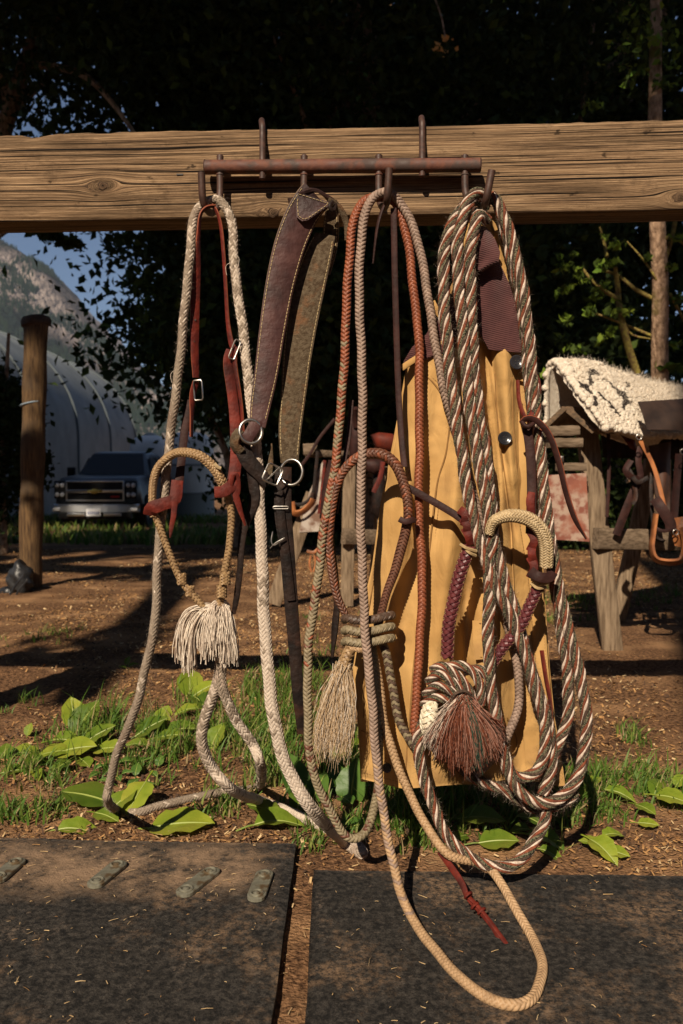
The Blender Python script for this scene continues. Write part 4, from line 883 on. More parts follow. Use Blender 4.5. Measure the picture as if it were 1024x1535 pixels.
tree('evergreen_tree', 'dense dark evergreen rising behind the middle of the rail', (-.4, 17, -.3), [(-.4, 17, -.5), (-.4, 17, 4), (-.3, 17, 8), (-.3, 17, 13)],
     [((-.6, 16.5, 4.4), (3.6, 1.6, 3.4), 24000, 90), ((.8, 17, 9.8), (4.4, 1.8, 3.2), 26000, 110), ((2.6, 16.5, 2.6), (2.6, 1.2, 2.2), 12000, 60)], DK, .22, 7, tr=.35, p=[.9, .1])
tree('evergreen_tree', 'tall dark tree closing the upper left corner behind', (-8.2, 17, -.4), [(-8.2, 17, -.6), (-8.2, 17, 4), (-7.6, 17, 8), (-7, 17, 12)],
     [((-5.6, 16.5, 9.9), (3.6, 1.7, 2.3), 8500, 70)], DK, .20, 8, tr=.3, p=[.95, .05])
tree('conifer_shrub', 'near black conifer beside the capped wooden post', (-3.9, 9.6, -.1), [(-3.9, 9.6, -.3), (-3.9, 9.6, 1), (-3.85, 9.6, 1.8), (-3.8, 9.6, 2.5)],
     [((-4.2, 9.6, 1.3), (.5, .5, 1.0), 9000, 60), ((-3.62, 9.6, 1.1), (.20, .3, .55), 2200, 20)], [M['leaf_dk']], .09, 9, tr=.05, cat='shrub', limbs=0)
# the mossy maple at the right, its lit trunk and limbs
M['moss'] = mat('moss_bark', (.30, .25, .06), (.16, .10, .05), 30, 6, .95, 1, 60, .02, spec=.05)
def mossy():
    Y = 8.2; t = thing('mossy_maple_tree', at(985, 715, Y)*[1, 1, 0]+[0, 0, gz(3.1, Y)], 'slender mossy maple trunk with bare limbs right of the coats', 'tree')
    b = Buf(); tube(b, PX([(992, 770), (990, 640), (989, 520), (990, 430), (986, 345), (982, 200), (984, -40)], Y), [.10, .086, .08, .078, .07, .06, .05], 14, step=.15); o = build('trunk', b, M['bark'], t)
    for l, r in (([(988, 452), (955, 435), (925, 412), (895, 404)], .022), ([(988, 508), (950, 492), (915, 478), (880, 465)], .016), ([(955, 560), (942, 520), (930, 470), (926, 430), (922, 400)], .04),
                 ([(926, 448), (905, 435), (885, 418), (872, 400)], .022), ([(930, 470), (945, 500), (975, 508)], .014), ([(910, 385), (906, 365), (899, 340)], .018), ([(1004, 440), (1020, 470), (1035, 500)], .016),
                 ([(992, 360), (1010, 355), (1030, 370)], .02), ([(985, 420), (965, 390), (940, 362)], .012), ([(990, 400), (1000, 380), (1012, 330), (1013, 250)], .025)):
        b = Buf(); tube(b, PX([(x, y, Y+.05*math.sin(x)) for x, y in l]), [r, r*.85, r*.5], 8, step=.06); build('limb', b, M['moss'], t)
    f = Buf(); rg = np.random.default_rng(5)
    for (px, py, n, sp) in ((845, 400, 26, .11), (850, 430, 14, .08), (905, 398, 26, .12), (880, 420, 16, .08), (925, 365, 22, .09), (908, 425, 14, .07), (915, 468, 22, .10), (885, 470, 20, .09), (920, 495, 14, .08), (970, 388, 14, .06), (838, 385, 10, .05), (862, 380, 14, .06), (838, 440, 16, .08), (868, 408, 20, .09), (925, 395, 16, .08), (893, 440, 18, .08), (945, 470, 14, .07), (1012, 450, 20, .10), (1006, 400, 14, .08), (850, 480, 14, .09), (900, 510, 16, .08), (820, 560, 10, .08), (905, 355, 12, .06), (1015, 355, 16, .08),
                            (1005, 555, 40, .14), (1018, 590, 30, .12), (865, 520, 22, .14), (900, 455, 10, .2), (1010, 520, 20, .1), (945, 100, 60, .32), (975, 60, 80, .34), (1010, 90, 60, .3), (885, 158, 24, .13), (1000, 130, 30, .15), (940, 30, 40, .3)):
        c = at(px, py, Y-.1); crown(f, c, (sp*.6, sp*.6, sp*.5), n, .085, px*7+py, 2, 5, .5, p=[.5, .5])
    build('crown', f, [M['leaf_lt'], M['leaf_md']], t, smooth=False, kind='stuff')
mossy()
f = Buf(); crown(f, at(668, 70, 9), (.07, .05, .08), 26, .07, 77, 1, 5, .5)
tt = thing('autumn_leaf_cluster', at(668, 70, 9), 'small orange leaf cluster coloured bright as if lit in the dark canopy', 'leaves'); build('leaf_cluster', f, M['leaf_or'], tt, smooth=False, kind='stuff')
b_ = Buf(); tube(b_, PX([(668, 60, 9), (660, 20, 9.2), (640, -30, 9.6)]), .01, 5); build('twig', b_, M['bark'], tt)
# unseen trees added behind the viewpoint, crowns shaped to shade the far yard
for i, (x, y, h, r, lo) in enumerate(((-14, -7, 23, 4.0, 12.8), (-8.0, -6.4, 26, 3.6, 16.2), (-1.8, -7, 25, 4.2, 19.6), (4.4, -6.6, 26, 3.6, 14.6), (10.5, -7, 24, 4.0, 14.2))):
    tree('added_shade_tree', ['added shade tree far left behind the viewer', 'added shade tree left behind the viewer', 'added shade tree straight behind the viewer', 'added shade tree right behind the viewer', 'added shade tree far right behind the viewer'][i],
         (x, y, 0), [(x, y, -.3), (x, y, 7), (x, y, 14), (x, y, h)], [((x, y, lo), (r, 2.4, 3.2), 4200, 60), ((x, y, 22.5 if i else 25.6), (r*.95, 2.2, 4.6), 4600, 60), ((x-3.1, y, 21.5 if i in (2, 3) else 24), (2, 2.2, 4.6), 3200, 50)], [M['leaf_dk']], .62, 40+i, group='added shade trees behind the viewer', limbs=3, tr=.4)
# overhead canopy and side trees, mostly unseen, added to cut the skylight
tree('added_canopy_tree', 'wide maple added to block skylight above the rail', (6.6, 5.0, 0), [(6.6, 5.0, -.2), (6.5, 5, 3), (5.5, 4.6, 6), (2.0, 4, 8.0)],
     [((-3.2, 4.6, 7.2), (3.2, 2.2, 1.5), 5200, 60), ((-4.0, .8, 9.6), (3.2, 2.2, 1.5), 4600, 60), ((5.3, 4.6, 7.8), (2.2, 2.2, 1.5), 4600, 50), ((5.2, .5, 10.0), (3.0, 2.2, 1.6), 4200, 50), ((-5.5, 7.0, 7.6), (2.2, 1.6, 1.3), 2600, 40), ((0, -3.0, 15.4), (7, 2.2, 1.5), 5200, 60)], DK, .32, 61, limbs=3, tr=.35, p=[.9, .1], cs=.22)
for i, (x, y, lab) in enumerate(((-9.5, 1.5, 'dense dark tree added to block skylight on the left side of the yard'), (10.5, 1.0, 'dense dark tree added to block skylight on the right side of the yard'), (-9.8, -3.5, 'dense dark tree added behind the viewer to the left'), (9.8, -4.0, 'dense dark tree added behind the viewer to the right'))):
    tree('added_side_tree', lab, (x, y, 0), [(x, y, -.2), (x, y, 2), (x, y, 5), (x, y, 9)], [((x, y, 3.2), (2.2, 3.0, 3.2), 4200, 50), ((x, y, 9), (2.2, 3.0, 3.2), 3200, 50)] if i in (1, 3) else [((x, y, 3.0), (2.2, 3.0, 3.0), 4200, 50)], [M['leaf_dk']], .42, 70+i, limbs=2, tr=.25)
    if i == 0:  # unseen limb and sprays added to cast the long diagonal ground shadow
        par = [o for o in COL.objects if o.name.startswith('added_side_tree')][-1]
        b = Buf(); tube(b, [(-9.5, 1.5, 4.6), (-7, .6, 5.8), (-5.2, .1, 6.0), (-4.15, -.3, 6.0), (-3.95, -1.6, 6.1), (-3.8, -3, 6.0), (-3.7, -4.6, 6.1)], [.26, .17, .10], 9, step=.2); build('shadow_limb', b, M['bark'], par)
        f = Buf(); crown(f, (-4.1, -.2, 6.0), (.5, .45, .25), 130, .24, 5, 1, 8, .3); crown(f, (-3.8, -3.6, 6.1), (.3, .7, .25), 110, .24, 6, 1, 8, .3); build('shadow_sprays', f, M['leaf_dk'], par, smooth=False, kind='stuff')
for i, x in enumerate((-7.5, -2.5, 2.5, 7.5)):  # unseen hedge added to cut the skylight coming from behind
    tree('added_hedge_shrub', ['far left', 'left', 'right', 'far right'][i]+' bushy shrub of the added hedge behind the viewer', (x, -9, 0), [(x, -9, -.2), (x, -9, 1), (x, -9, 2), (x, -9, 3)], [((x, -9, 2.5), (2.9, 1.4, 2.4), 4200, 50)], [M['leaf_dk']], .40, 80+i, limbs=2, tr=.1, cat='shrub', group='hedge behind the viewer')
# ------------------------------------------------------------------ capped post and boots at the left
def lpost():
    p = at(44, 880, 6.45); p[2] = float(gz(p[0], p[1])); t = thing('wooden_post', p, 'round wooden post with a dark weathered cap at left', 'post')
    b = Buf(); n = 30; P = np.linspace(p-[0, 0, .1], at(54, 487, 6.45), n); tube(b, P, .088+.004*np.sin(np.arange(n)*.9), 18, raw=True); o = build('shaft', b, M['post'], t)
    b = Buf(); c = at(53, 482, 6.45); k = 22; a = np.arange(k)/k*6.283; wb = 1+.05*np.sin(a*3)+.03*np.sin(a*7)
    V = np.array([[c[0]+r*math.cos(x)*w, c[1]+r*math.sin(x)*w, c[2]+z+.01*math.cos(x)] for r, z in ((.02, -.05), (.085, -.045), (.108, -.03), (.112, .0), (.10, .03), (.06, .043), (.01, .045)) for x, w in zip(a, wb)])
    b.add(V, grid_faces(7, k)); build('cap', b, mat('cap_wood', (.06, .035, .022), (.03, .02, .015), 30, 5, .8, .6), t)
    b = Buf(); q = at(49, 605, 6.45); tube(b, [q+[.092*math.cos(x), .092*math.sin(x), .02*math.cos(x)] for x in np.linspace(0, 6.283, 24)], .005, 5, raw=True); build('wire_tie', b, mat('wire_blue', (.25, .33, .40), None, rough=.5, bump=0), t)
    p2 = at(20, 885, 6.2); p2[2] = float(gz(p2[0], p2[1])); t = thing('black_gloves', p2, 'crumpled black leather gear heaped at the foot of the post', 'gear')
    m = mat('black_leather', (.012, .012, .013), (.03, .03, .032), 20, 5, .35, .5, 40, .01)
    for k, (px, py, w, h, d) in enumerate(((30, 868, .10, .13, .09), (14, 892, .13, .06, .10), (38, 892, .09, .06, .09))):
        b = Buf(); c = at(px, py, 6.2+.03*k); th = np.linspace(.05, 3.09, 16); ph = np.arange(22)/22*6.283
        X = np.sin(th)[:, None]*np.cos(ph); Yq = np.sin(th)[:, None]*np.sin(ph); Z = np.repeat(np.cos(th)[:, None], 22, 1); rr = 1+.28*(fbm(X*2+k*5, Z*2+Yq, 3, 4)-.5)*2+.08*np.sin(Z*9+X*5)
        b.add(np.stack([c[0]+X*w*rr, c[1]+Yq*d*rr, c[2]+Z*h*rr], -1).reshape(-1, 3), grid_faces(16, 22)); build('glove' if k else 'cuff', b, m, t)
    for q in ((0, 0), (6, 6)):
        b = Buf(); tube(b, PX([(36+q[0], 862+q[1], 6.08), (22+q[0], 880+q[1], 6.05), (8+q[0], 905+q[1], 6.05), (0+q[0], 925, 6.1)]), .008, 5); build('strap', b, m, t)
lpost()
# ------------------------------------------------------------------ pickup truck
def truck():
    c0 = np.array([-5.72, 19.4, -.37]); t = thing('pickup_truck', c0, 'dark blue pickup truck with chrome grille parked before the white hall', 'truck')
    paint = mat('truck_paint', (.008, .012, .02), (.010, .016, .026), 8, 2, .32, 0, spec=.45); chrome = mat('chrome', (.80, .81, .83), None, rough=.38, metal=1, bump=0)
    glass = mat('dark_glass', (.004, .006, .010), None, rough=.10, bump=0, spec=.35); blk = mat('black_plastic', (.012, .012, .013), None, rough=.6, bump=0)
    lamp = mat('lamp_lens', (.75, .76, .78), None, rough=.12, bump=0, spec=.9); tyre = mat('tyre', (.02, .02, .02), None, rough=.9, bump=0); gold = mat('emblem_gold', (.75, .52, .14), None, rough=.25, metal=.7, bump=0)
    white = mat('plate_white', (.7, .7, .72), None, rough=.4, bump=0); red = mat('badge_red', (.6, .02, .02), None, rough=.4, bump=0)
    def loft(secs):
        b = Buf(); V = []
        for y, wb, wt, zb, zt, r in secs:
            a = []
            for (sx, w, z, sz) in ((1, wb, zb, 1), (1, wt, zt, -1), (-1, wt, zt, -1), (-1, wb, zb, 1)):
                q = [(sx*w/2-sx*(r if True else 0), z), (sx*w/2, z+sz*r)]
                if (sx, sz) in ((1, -1), (-1, 1)): q = q[::-1]
                a += q
            # corner order made consistent
            V += [c0+[x, y, z] for x, z in a]
        n = len(secs); b.add(V, grid_faces(n, 8))
        for e in (0, n-1):
            i = [e*8+k for k in range(8)]; b.add([V[j] for j in i], [[0, 1, 2, 3], [0, 3, 4, 7], [4, 5, 6, 7]])
        return b
    build('body', loft([(.02, 1.84, 1.80, .62, 1.10, .06), (.18, 1.98, 1.88, .52, 1.20, .08), (.5, 2.0, 1.86, .50, 1.24, .09), (1.5, 2.02, 1.84, .48, 1.30, .08), (3.7, 2.02, 1.90, .48, 1.28, .05), (5.8, 2.0, 1.92, .52, 1.28, .05)]), paint, t)
    cabf = build('cab', loft([(1.35, 1.78, 1.7, 1.22, 1.27, .02), (2.05, 1.80, 1.42, 1.22, 1.84, .09), (2.6, 1.82, 1.45, 1.22, 1.90, .10), (3.7, 1.80, 1.42, 1.22, 1.86, .09), (3.95, 1.78, 1.6, 1.22, 1.3, .02)]), paint, t)
    def quad(name, pts, m, par=t, th=.02, n=(0, -1, 0)):
        pts = np.array(pts)+c0; b = Buf(); nn = np.array(n)*th; k = len(pts)
        b.add(np.vstack([pts+nn, pts]), [[0, 1, 2, 3]]+[[i, (i+1) % 4, 4+(i+1) % 4, 4+i] for i in range(4)], m=0); return build(name, b, m, par, smooth=False)
    quad('windshield', [(-.80, 1.40, 1.29), (.80, 1.40, 1.29), (.64, 2.0, 1.80), (-.64, 2.0, 1.80)], glass, n=(0, -.7, .7))
    for s in (1, -1):
        quad('side_window', [(s*.885, 1.75, 1.32), (s*.895, 2.65, 1.32), (s*.775, 2.6, 1.74), (s*.77, 2.1, 1.72)][::s], glass, n=(s, 0, .2))
        quad('side_window', [(s*.895, 2.75, 1.32), (s*.885, 3.65, 1.32), (s*.77, 3.5, 1.72), (s*.775, 2.75, 1.74)][::s], glass, n=(s, 0, .2))
        b = Buf(); box(b, c0+[s*1.12, 1.75, 1.36], (.20, .10, .24), bev=.03); build('wing_mirror', b, blk, t)
        w = None
        for y in (.95, 4.6):
            b = Buf(); k = 28; a = np.arange(k)/k*6.283
            prof = [(.20, .12), (.38, .13), (.41, .09), (.41, -.09), (.38, -.13), (.20, -.12)]
            V = np.array([[c0[0]+s*.90+q, c0[1]+y+r*math.cos(x), c0[2]+.41+r*math.sin(x)] for r, q in prof for x in a]); b.add(V, grid_faces(6, k)); w = build('wheel', b, tyre, t)
            b = Buf(); sphere(b, c0+[s*.98, y, .41], .22, 8, 16, sc=(.25, 1, 1)); build('rim', b, chrome, w)
    # hood ridge and grille
    b = Buf(); box(b, c0+[0, -.005, .90], (1.30, .06, .46), bev=.02); g = build('grille', b, blk, t)
    for z, h in ((1.125, .035), (.90, .075), (.685, .035)):
        b = Buf(); box(b, c0+[0, -.05, z], (1.34, .05, h), bev=.01); build('chrome_bar', b, chrome, g)
    for s in (1, -1):
        b = Buf(); box(b, c0+[s*.66, -.045, .90], (.035, .05, .46), bev=.008); build('chrome_bar', b, chrome, g)
    for z in (1.05, 1.0, .82, .77): b = Buf(); box(b, c0+[0, -.04, z], (1.26, .02, .012)); build('grille_slat', b, blk, g)
    # bow shaped emblem
    b = Buf(); w, h = .17, .055; P = [(-w, -h*.55), (-w*.42, -h*.55), (-w*.42, -h), (w*.30, -h), (w*.38, -h*.55), (w*.92, -h*.55), (w, h*.55), (w*.42, h*.55), (w*.42, h), (-w*.30, h), (-w*.38, h*.55), (-w*.92, h*.55)]
    V = [c0+[x, -.105, .90+z] for x, z in P]+[c0+[x*1.06, -.07, .90+z*1.08] for x, z in P]+[c0+[0, -.11, .90]]
    b.add(V, [[i, (i+1) % 12, 12+(i+1) % 12, 12+i] for i in range(12)], [[i, 24, (i+1) % 12] for i in range(12)]); build('emblem', b, gold, g, smooth=False)
    b = Buf(); box(b, c0+[.47, -.07, .775], (.20, .012, .035)); build('red_badge', b, red, g)
    for s in (1, -1):
        b = Buf(); box(b, c0+[s*.83, .02, .93], (.26, .10, .42), bev=.03); hl = build('headlight', b, blk, t)
        for z in (1.04, .82):
            for x in (.765, .885):
                b = Buf(); sphere(b, c0+[s*x, -.03, z], .055, 6, 12, sc=(1, .5, 1)); build('lamp', b, lamp, hl)
        b = Buf(); box(b, c0+[s*.90, -.06, .48], (.16, .05, .08), bev=.015); build('fog_lamp', b, lamp, t)
        b = Buf(); box(b, c0+[s*.42, -.13, .36], (.42, .05, .075), bev=.01); build('tow_hook_bezel', b, chrome, t)
    b = Buf()
    for i, x in enumerate(np.linspace(-1, 1, 13)):
        pass
    xs = np.linspace(-1, 1, 15); V = []
    for x in xs:
        y = -.13+.18*abs(x)**3; 
        for z, d in ((.60, .02), (.57, -.02), (.42, -.02), (.40, .03), (.5, .12)): V.append(c0+[x*1.0, y+d, z])
    b.add(V, grid_faces(15, 5)); build('bumper', b, chrome, t)
    b = Buf(); box(b, c0+[0, -.02, .33], (1.7, .12, .16), bev=.03); build('air_dam', b, blk, t)
    b = Buf(); box(b, c0+[0, -.18, .41], (.34, .015, .17), bev=.005); pl = build('licence_plate', b, white, t)
    dk = mat('plate_ink', (.05, .08, .25), None, bump=0)
    for i in range(6): b = Buf(); box(b, c0+[-.115+i*.046, -.19, .40], (.022, .004, .06)); build('plate_mark', b, dk, pl)
truck()

# ------------------------------------------------------------------ right saddle rack, blanket, saddle
def rack_right():
    t = thing('saddle_rack', at(900, 940, 4.2)*[1, 1, 0], 'grey timber saddle rack at the right with mottled board on its end', 'saddle rack')
    def pl(name, a, bb, w, th, m='gwood', up=(0, -1, 0), w2=None):
        b = Buf(); plank(b, PX([a])[0], PX([bb])[0], w, th, up, jit=.0008, w2=w2, seg=10); return build(name, b, M[m], t)
    pl('leg', (879, 640, 4.16), (918, 976, 4.12), .098, .05)
    pl('leg', (985, 660, 4.95), (925, 930, 4.9), .09, .05)
    pl('leg', (1105, 650, 5.3), (1180, 905, 5.3), .1, .05); pl('leg', (900, 650, 4.6), (1085, 930, 4.35), .0901, .05) if False else None
    pl('cross_rail', (893, 807, 4.09), (1120, 812, 4.45), .104, .05, 'gwood_h')
    A = at(848, 612, 4.03); B = at(1040, 625, 5.0); ax = nrm(B-A); pr = nrm(np.cross(ax, [0, 0, 1.])); 
    if pr[1] > 0: pr = -pr
    for s, w in ((1, .19), (-1, .17)):
        dirn = nrm(pr*s*.80-np.array([0, 0, .62])); up = nrm(np.cross(ax, dirn)); up = up if up[2] > 0 else -up
        b = Buf(); c = dirn*w/2; plank(b, A+c+(0 if s > 0 else -ax*.012), B+c, w, .026, up, jit=.0008, seg=8); build('ridge_board', b, mat('ridge_board', (.20, .125, .07), (.08, .055, .035), 16, 8, .9, .7, 60, .004, stretch=(4, 1, 4)), t)
    pl('block', (818, 647, 4.02), (864, 646, 4.04), .048, .09, 'gwood_h'); pl('block', (822, 664, 4.03), (869, 664, 4.05), .045, .085, 'gwood_h')
    pl('block', (836, 700, 4.05), (876, 700, 4.06), .04, .07, 'gwood_h'); pl('block', (846, 718, 4.07), (878, 717, 4.08), .034, .06, 'gwood_h')
    mb = mat('mottled_board', (.20, .065, .042), (.36, .25, .19), 26, 8, .7, .4, 60, .002, c3=(.26, .09, .055), s3=9, lo=.42, hi=.58)
    P = PX([(806, 713), (879, 709), (884, 812), (816, 808)], 4.02); b = Buf()
    b.add(np.vstack([P, P+[0, .018, 0]]), [[3, 2, 1, 0], [4, 5, 6, 7]]+[[i, (i+1) % 4, 4+(i+1) % 4, 4+i] for i in range(4)]); build('end_board', b, mb, t, smooth=False)
    b = Buf(); box(b, at(842, 688, 4.0), (.02, .01, .03), bev=.003); build('latch', b, M['steel'], t)
rack_right()
def px3(px, py, Y):
    x = (px-512)/F; y = -(py-767.5)/F
    dy = math.cos(PITCH)+y*math.sin(PITCH); dz = -math.sin(PITCH)+y*math.cos(PITCH); s = Y/dy
    return np.stack([x*s, Y+0*x, CAMZ+dz*s], -1)
def blanket():
    A = at(838, 538, 4.15); B = at(1075, 588, 5.1)
    ax = B-A; L = np.linalg.norm(ax); pr = nrm(np.cross(ax, [0, 0, 1.])); pr = pr if pr[1] < 0 else -pr
    t = thing('wool_saddle_blanket', (A+B)/2, 'chunky cream wool saddle blanket with black pattern draped on the right rack', 'blanket')
    def fn(u, v):
        q = np.clip((v-.36)/.64, 0, 1); f = np.clip((.36-v)/.36, 0, 1)
        cx = 832+250*u; cy = 541+52*u**1.3-9*np.sin(u*7)*(1-u)+14*np.exp(-((u-.55)/.16)**2)*0; cY = 4.18+.55*u
        hx = 906+190*u; hy = 640+14*np.clip(u*3, 0, 1); hY = 3.84+.5*u
        arc = np.sin(math.pi*q); px = cx+(hx-cx)*q-6*arc*(1-u); py = cy+(hy-cy)*q-9*arc; Y = cY+(hY-cY)*q**.8-.07*arc
        fx = 808+160*u+9*f; fy = 556+85*f; px = np.where(f > 0, cx+(806+190*u+12*f-cx)*np.sin(f*1.57)**.7, px); py = np.where(f > 0, cy+100*(1-np.cos(f*1.5)), py); Y = np.where(f > 0, cY+.10*f, Y)
        Pn = px3(px, py, Y); nz = .012*(fbm(u*34, v*26, 2, 12)-.5)*2
        return Pn+np.array([0, -.5, .8])*nz[..., None]
    b = Buf(); sheet(b, fn, 100, 70, .03); mw = mat('wool', (.74, .66, .55), (.58, .49, .39), 60, 6, .98, 1, 160, .006, spec=.05); mk = mat('wool_black', (.03, .024, .022), (.05, .04, .035), 60, 4, .98, .6, spec=.05)
    build('blanket_body', b, [mw, mk], t)
    rg = np.random.default_rng(8); b = Buf(); n = 0
    for u0, u1, cnt, r, v0, v1 in ((0, .34, 1000, .0115, .60, 1.0), (0, .05, 220, .017, .0, 1.0), (0, 1, 260, .012, .97, 1.0), (.05, 1, 1500, .0065, .05, .8), (0, .3, 500, .0095, .3, .7)):
        u = rg.uniform(u0, u1, cnt); v = rg.uniform(v0, v1, cnt); C = fn(u, v)
        pat = ((np.abs(v-.60-.10*np.sin(u*26)) < .034) | (np.abs(v-.80-.06*np.cos(u*31)) < .026)) & (u < .40) & (u > .02) & (np.sin(u*50) > -.7)
        for c, k in zip(C, pat): sphere(b, c+pr*.004, r*rg.uniform(.7, 1.25), 5, 7, 1 if k else 0, sc=(1.1, .9, .85), noise=.05)
    u = rg.uniform(0, 1, 9000)**.6; v = rg.uniform(.02, .85, 9000); C = fn(u, v)+np.array([0, -.4, .9])*.007; D = rg.normal(size=(9000, 3))*.006+[0, -.003, .006]
    tubes_fast(b, np.stack([C, C+D, C+D*1.6+rg.normal(size=(9000, 3))*.003], 1), .0007, 3, 0, .4)
    build('wool_tufts', b, [mw, mk], t, kind='stuff')
blanket()
def saddle_right():
    t = thing('western_saddle', at(1000, 660, 4.3), 'brown leather saddle with stirrup hanging at the right photo edge', 'saddle')
    def sh(name, quad_, m, th=.006, bulge=.02):
        Q = PX(quad_)
        def fn(u, v):
            P = ((1-u)*(1-v))[..., None]*Q[0]+(u*(1-v))[..., None]*Q[1]+(u*v)[..., None]*Q[2]+((1-u)*v)[..., None]*Q[3]
            return P-np.array([0, 1., 0])*(bulge*np.sin(math.pi*u)*np.sin(math.pi*v)+.004*np.sin(u*9+v*5))[..., None]
        b = Buf(); sheet(b, fn, 18, 18, th); return build(name, b, M[m] if isinstance(m, str) else m, t)
    sk = mat('skirt_leather', (.020, .012, .010), (.040, .023, .017), 14, 6, .6, .5, 80, .002)
    sh('skirt', [(957, 602, 3.9), (1075, 594, 4.1), (1080, 645, 4.0), (972, 644, 3.86)], sk)
    sh('fender', [(973, 668, 4.15), (1006, 662, 4.2), (1004, 768, 4.15), (985, 760, 4.15)], mat('fender_leather', (.07, .030, .019), (.035, .018, .012), 14, 6, .6, .5, 80, .002))
    sh('rigging_flap', [(930, 652, 4.1), (952, 660, 4.1), (956, 678, 4.08), (945, 672, 4.1)], 'leather_red')
    sh('fender_tab', [(1000, 778, 3.95), (1040, 772, 3.95), (1040, 826, 3.95), (1012, 818, 3.95)], 'leather_tan', .008)
    sh('skirt', [(900, 646, 4.75), (1080, 648, 4.75), (1080, 690, 4.7), (905, 686, 4.75)], M['leather_black'])
    for nm, pts, w, m in (('strap', [(912, 650, 4.08), (913, 700, 4.06), (910, 775, 4.06)], .017, 'leather_dk'), ('strap', [(958, 718, 4.05), (940, 760, 4.05), (924, 802, 4.06)], .04, 'leather_dk'),
                          ('strap', [(957, 655, 4.0), (980, 700, 4.0), (996, 760, 3.98), (1002, 790, 3.97)], .02, 'leather_tan'), ('strap', [(1018, 680, 4.0), (1014, 730, 3.99), (1010, 790, 3.97)], .035, 'leather_dk'),
                          ('latigo', [(960, 670, 4.02), (957, 690, 4.0), (960, 715, 4.0), (948, 716, 3.99), (938, 705, 3.99), (946, 690, 4.0)], .03, 'leather_dk'), ('latigo', [(940, 700, 4.0), (955, 722, 3.98), (972, 716, 3.98)], .022, 'leather_black'),
                          ('strap', [(950, 722, 4.02), (953, 745, 4.0), (948, 756, 4.0)], .022, 'leather_black'), ('strap', [(978, 700, 4.05), (976, 740, 4.02), (982, 800, 4.0), (996, 812, 3.99)], .018, 'leather_black')):
        b = Buf(); strap(b, PX(pts), w, .005, m=0, roll=R.uniform(-25, 25)); build(nm, b, M[m], t)
    b = Buf(); strap(b, PX([(982, 748, 3.98), (990, 760, 3.95), (1004, 782, 3.94), (1006, 796, 3.94)]), .05, .012); build('stirrup_leather', b, M['leather_dk'], t)
    b = Buf(); strap(b, PX([(983, 770, 3.93, 1), (979, 800, 3.93, 1), (977, 822, 3.93, 1.1), (984, 838, 3.93, 1.2), (1005, 843, 3.93, 1.3), (1022, 838, 3.93, 1.2), (1027, 815, 3.93, 1.1), (1022, 790, 3.93, 1)]), .055, .012, roll=74); build('stirrup', b, M['leather_tan'], t)
    b = Buf(); strap(b, PX([(980, 790, 3.92), (994, 796, 3.91), (1012, 792, 3.92)]), .016, .006); build('stirrup_strap', b, M['leather_dk'], t)
    for px, py in ((1024, 677), (958, 655), (1013, 798)): b = Buf(); ring(b, at(px, py, 3.9), .013, .003); build('rivet_ring', b, M['steel'], t)
saddle_right()
